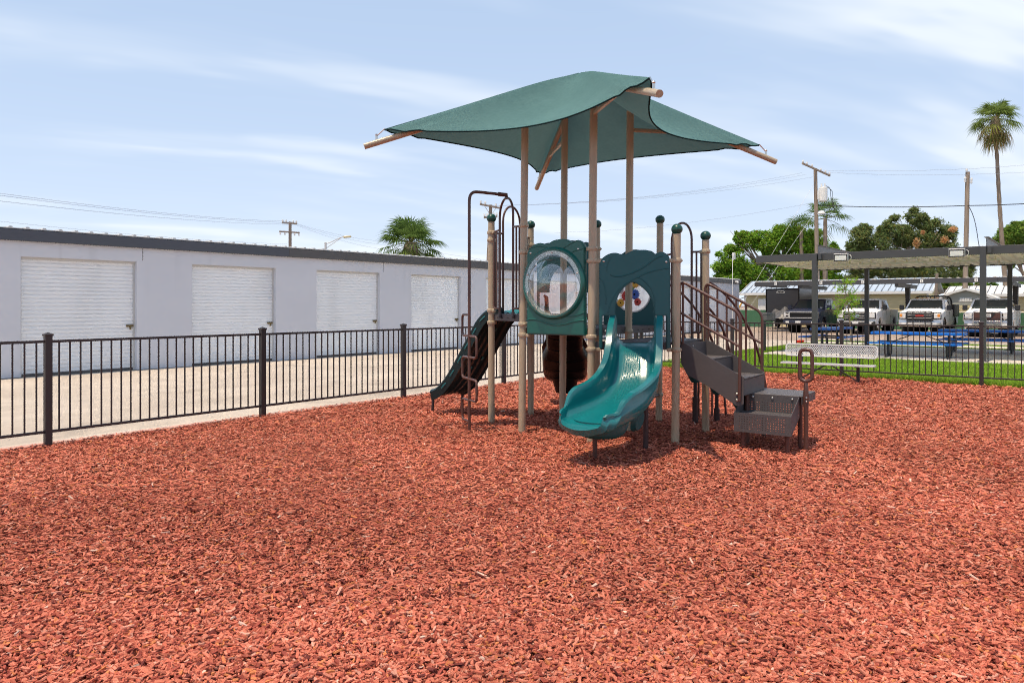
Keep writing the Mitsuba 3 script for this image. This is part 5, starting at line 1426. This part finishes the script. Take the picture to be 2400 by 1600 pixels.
clump_tree('broad bright green tree left of the transformer pole', [(1716, 610, 40, 40), (1712, 655, 38, 28), (1752, 566, 30, 26), (1765, 640, 48, 42), (1800, 570, 46, 36), (1838, 552, 42, 32), (1870, 580, 48, 42), (1850, 640, 60, 42), (1915, 580, 42, 36), (1925, 635, 42, 40), (1890, 600, 40, 40), (1950, 610, 26, 34), (1730, 560, 14, 18), (1700, 690, 26, 30)], 64, 1830, 46000, .29, [.19, .35, .045], seed=1, gap=.30)
t_o = clump_tree('dark olive oak with brown dead clusters behind the carport', [(2015, 560, 34, 34), (2060, 575, 46, 40), (2100, 540, 40, 36), (2140, 510, 30, 24), (2155, 560, 50, 44), (2195, 540, 40, 36), (2215, 590, 40, 40), (2020, 620, 50, 40), (2100, 630, 60, 44), (2180, 640, 60, 42), (2245, 640, 34, 42), (2000, 660, 44, 24)], 70, 2115, 46000, .28, [.18, .24, .09], seed=12, yel=.03, gap=.29)
for px, py, rx, ry in ((2148, 570, 10, 14), (2214, 562, 13, 9), (2233, 538, 12, 7), (2163, 545, 5, 5)):
    q = rng.normal(size=(130, 3)); q /= np.linalg.norm(q, axis=1, keepdims=True)
    P = at(px, py, 67.6) + q * rng.uniform(.3, 1, (130, 1)) * np.array([rx, rx * .7, ry]) * 68 / F
    m, c = leaves(P, .26, leafcols(130, [.56, .36, .18], .4, 0))
    part(t_o, 'dead_cluster', m, 'm_leaf', kind='stuff', color=c)
clump_tree('green tree at the right edge behind the tall palm', [(2350, 560, 24, 26), (2385, 545, 34, 30), (2415, 570, 40, 40), (2375, 600, 26, 24)], 68, 2420, 12000, .28, [.18, .30, .06], seed=20, gap=.30)
clump_tree('low green shrubs filling the gap beneath the carport roof at right', [(2080, 668, 40, 12), (2160, 668, 46, 14), (2235, 668, 34, 14), (2310, 672, 30, 12)], 66, 2160, 9000, .26, [.14, .25, .045], seed=26, gap=.26)


# fan palms
def fan(o, dr_, ln, nb, lb, wid, droop, col, M_, Cx):
    """one frond: petiole and a fan of folded blades"""
    side_ = unit(np.cross(dr_, UP) if abs(dr_[2]) < .95 else V(1, 0, 0)); nn = np.cross(side_, dr_)
    p0 = o; p1 = o + dr_ * ln * .55 - UP * droop * ln * .08; tip0 = o + dr_ * ln - UP * droop * ln * .25
    M_.append(tube([p0, p1, tip0], [.022, .016, .010], 4)); Cx.append(np.tile([.20, .20, .06], (len(M_[-1].vertices), 1)))
    ax_ = unit(tip0 - p1)
    for a in np.linspace(-1.9, 1.9, nb):
        d_ = ax_ * math.cos(a) + side_ * math.sin(a); L = lb * (1 - .22 * abs(a) / 1.9) * rng.uniform(.85, 1.1)
        m1 = tip0 + d_ * L * .55 + nn * .06 * L - UP * droop * L * .10; m2 = tip0 + d_ * L - UP * L * (droop * .42 + rng.uniform(0, .18))
        w = np.cross(d_, nn) * wid
        M_.append(M([tip0 - w * .3, tip0 + w * .3, m1 + w, m1 - w, m2], [[0, 1, 2], [0, 2, 3], [3, 2, 4]]))
        c_ = np.array(col) * rng.uniform(.7, 1.25); Cx.append(np.tile(c_, (5, 1)))


def palm(label, px, yc, d, base_px, n, ln, lb, rt, skirt=0, dead=0, lo=-.45, wid=.028, nb=17, col=(.125, .205, .055)):
    t = thing('palm_tree', label, 'palm')
    c = at(px, yc, d); b = V((base_px - 1200) / F * d, d, -.05)
    midp = (b + c) / 2 + V((px - base_px) * d / F * .12, 0, 0)
    tp = smoothline([b, midp, c], 40); zr_ = np.linspace(1, 0, 40)
    part(t, 'trunk', tube(tp, rt * (.72 + .45 * zr_) + .012 * np.sin(np.arange(40) * 2.4), 12), 'm_bark', smooth=True)
    ms, cs_ = [], []
    for i in range(n):
        el = rng.uniform(lo, 1.35); az = i * 2.39996 + rng.uniform(-.2, .2)
        d_ = unit(V(math.cos(az) * math.cos(el), math.sin(az) * math.cos(el), math.sin(el)))
        cc = np.array(col) * (1.0 if el > -.1 else 1.15) + (np.array([.07, .03, .0]) if el < -.15 else 0)
        fan(c + d_ * .1, d_, ln * rng.uniform(.8, 1.1), nb, lb, wid, .55 + .5 * max(0, .6 - el), cc, ms, cs_)
    mm = cat(*ms); part(t, 'crown', mm, 'm_leaf', kind='stuff', color=np.clip(np.vstack(cs_), 0, .9))
    if dead:
        ms, cs_ = [], []
        for i in range(dead):
            az = rng.uniform(0, 2 * np.pi); el = rng.uniform(-1.3, -.3)
            d_ = unit(V(math.cos(az) * math.cos(el), math.sin(az) * math.cos(el), math.sin(el)))
            fan(c - UP * rng.uniform(.0, .5), d_, ln * rng.uniform(.7, 1.15), 9, lb * .8, wid * .8, 1.5, [.48, .36, .18] if rng.random() < .6 else [.16, .19, .06], ms, cs_)
        part(t, 'dead_fronds', cat(*ms), 'm_leaf', kind='stuff', color=np.clip(np.vstack(cs_), 0, .9), label='dry brown hanging fronds')
    if skirt: part(t, 'boot_skirt', lathe(c, [(rt * .8, -1.15), (rt * 1.9, -.95), (rt * 2.4, -.5), (rt * 1.6, .05), (1e-3, .2)], 14), 'm_bark', smooth=True)
    return t


palm('bushy fan palm rising behind the storage roof', 962, 572, 46, 962, 80, 1.22, 1.26, .22, skirt=1, lo=-.75, wid=.034, nb=19, dead=14)
palm('tall slender palm with brown hanging fronds at the right edge', 2333, 278, 52, 2366, 40, .90, 1.0, .145, skirt=1, dead=46, lo=-.35, wid=.036, col=(.175, .245, .065))
palm('small fan palm with spread fronds behind the transformer pole', 1934, 512, 60, 1934, 24, 1.25, 1.15, .20, lo=-.5, wid=.035, nb=15)
palm('small palm crown peeping over the bright green tree', 1878, 540, 63, 1878, 18, 1.05, 1.05, .20, lo=.1, wid=.035, nb=13)
palm('palm trunk and dry fronds partly cut off by the right edge', 2404, 690, 58, 2404, 14, .9, .8, .24, dead=14, lo=-.6, wid=.034)
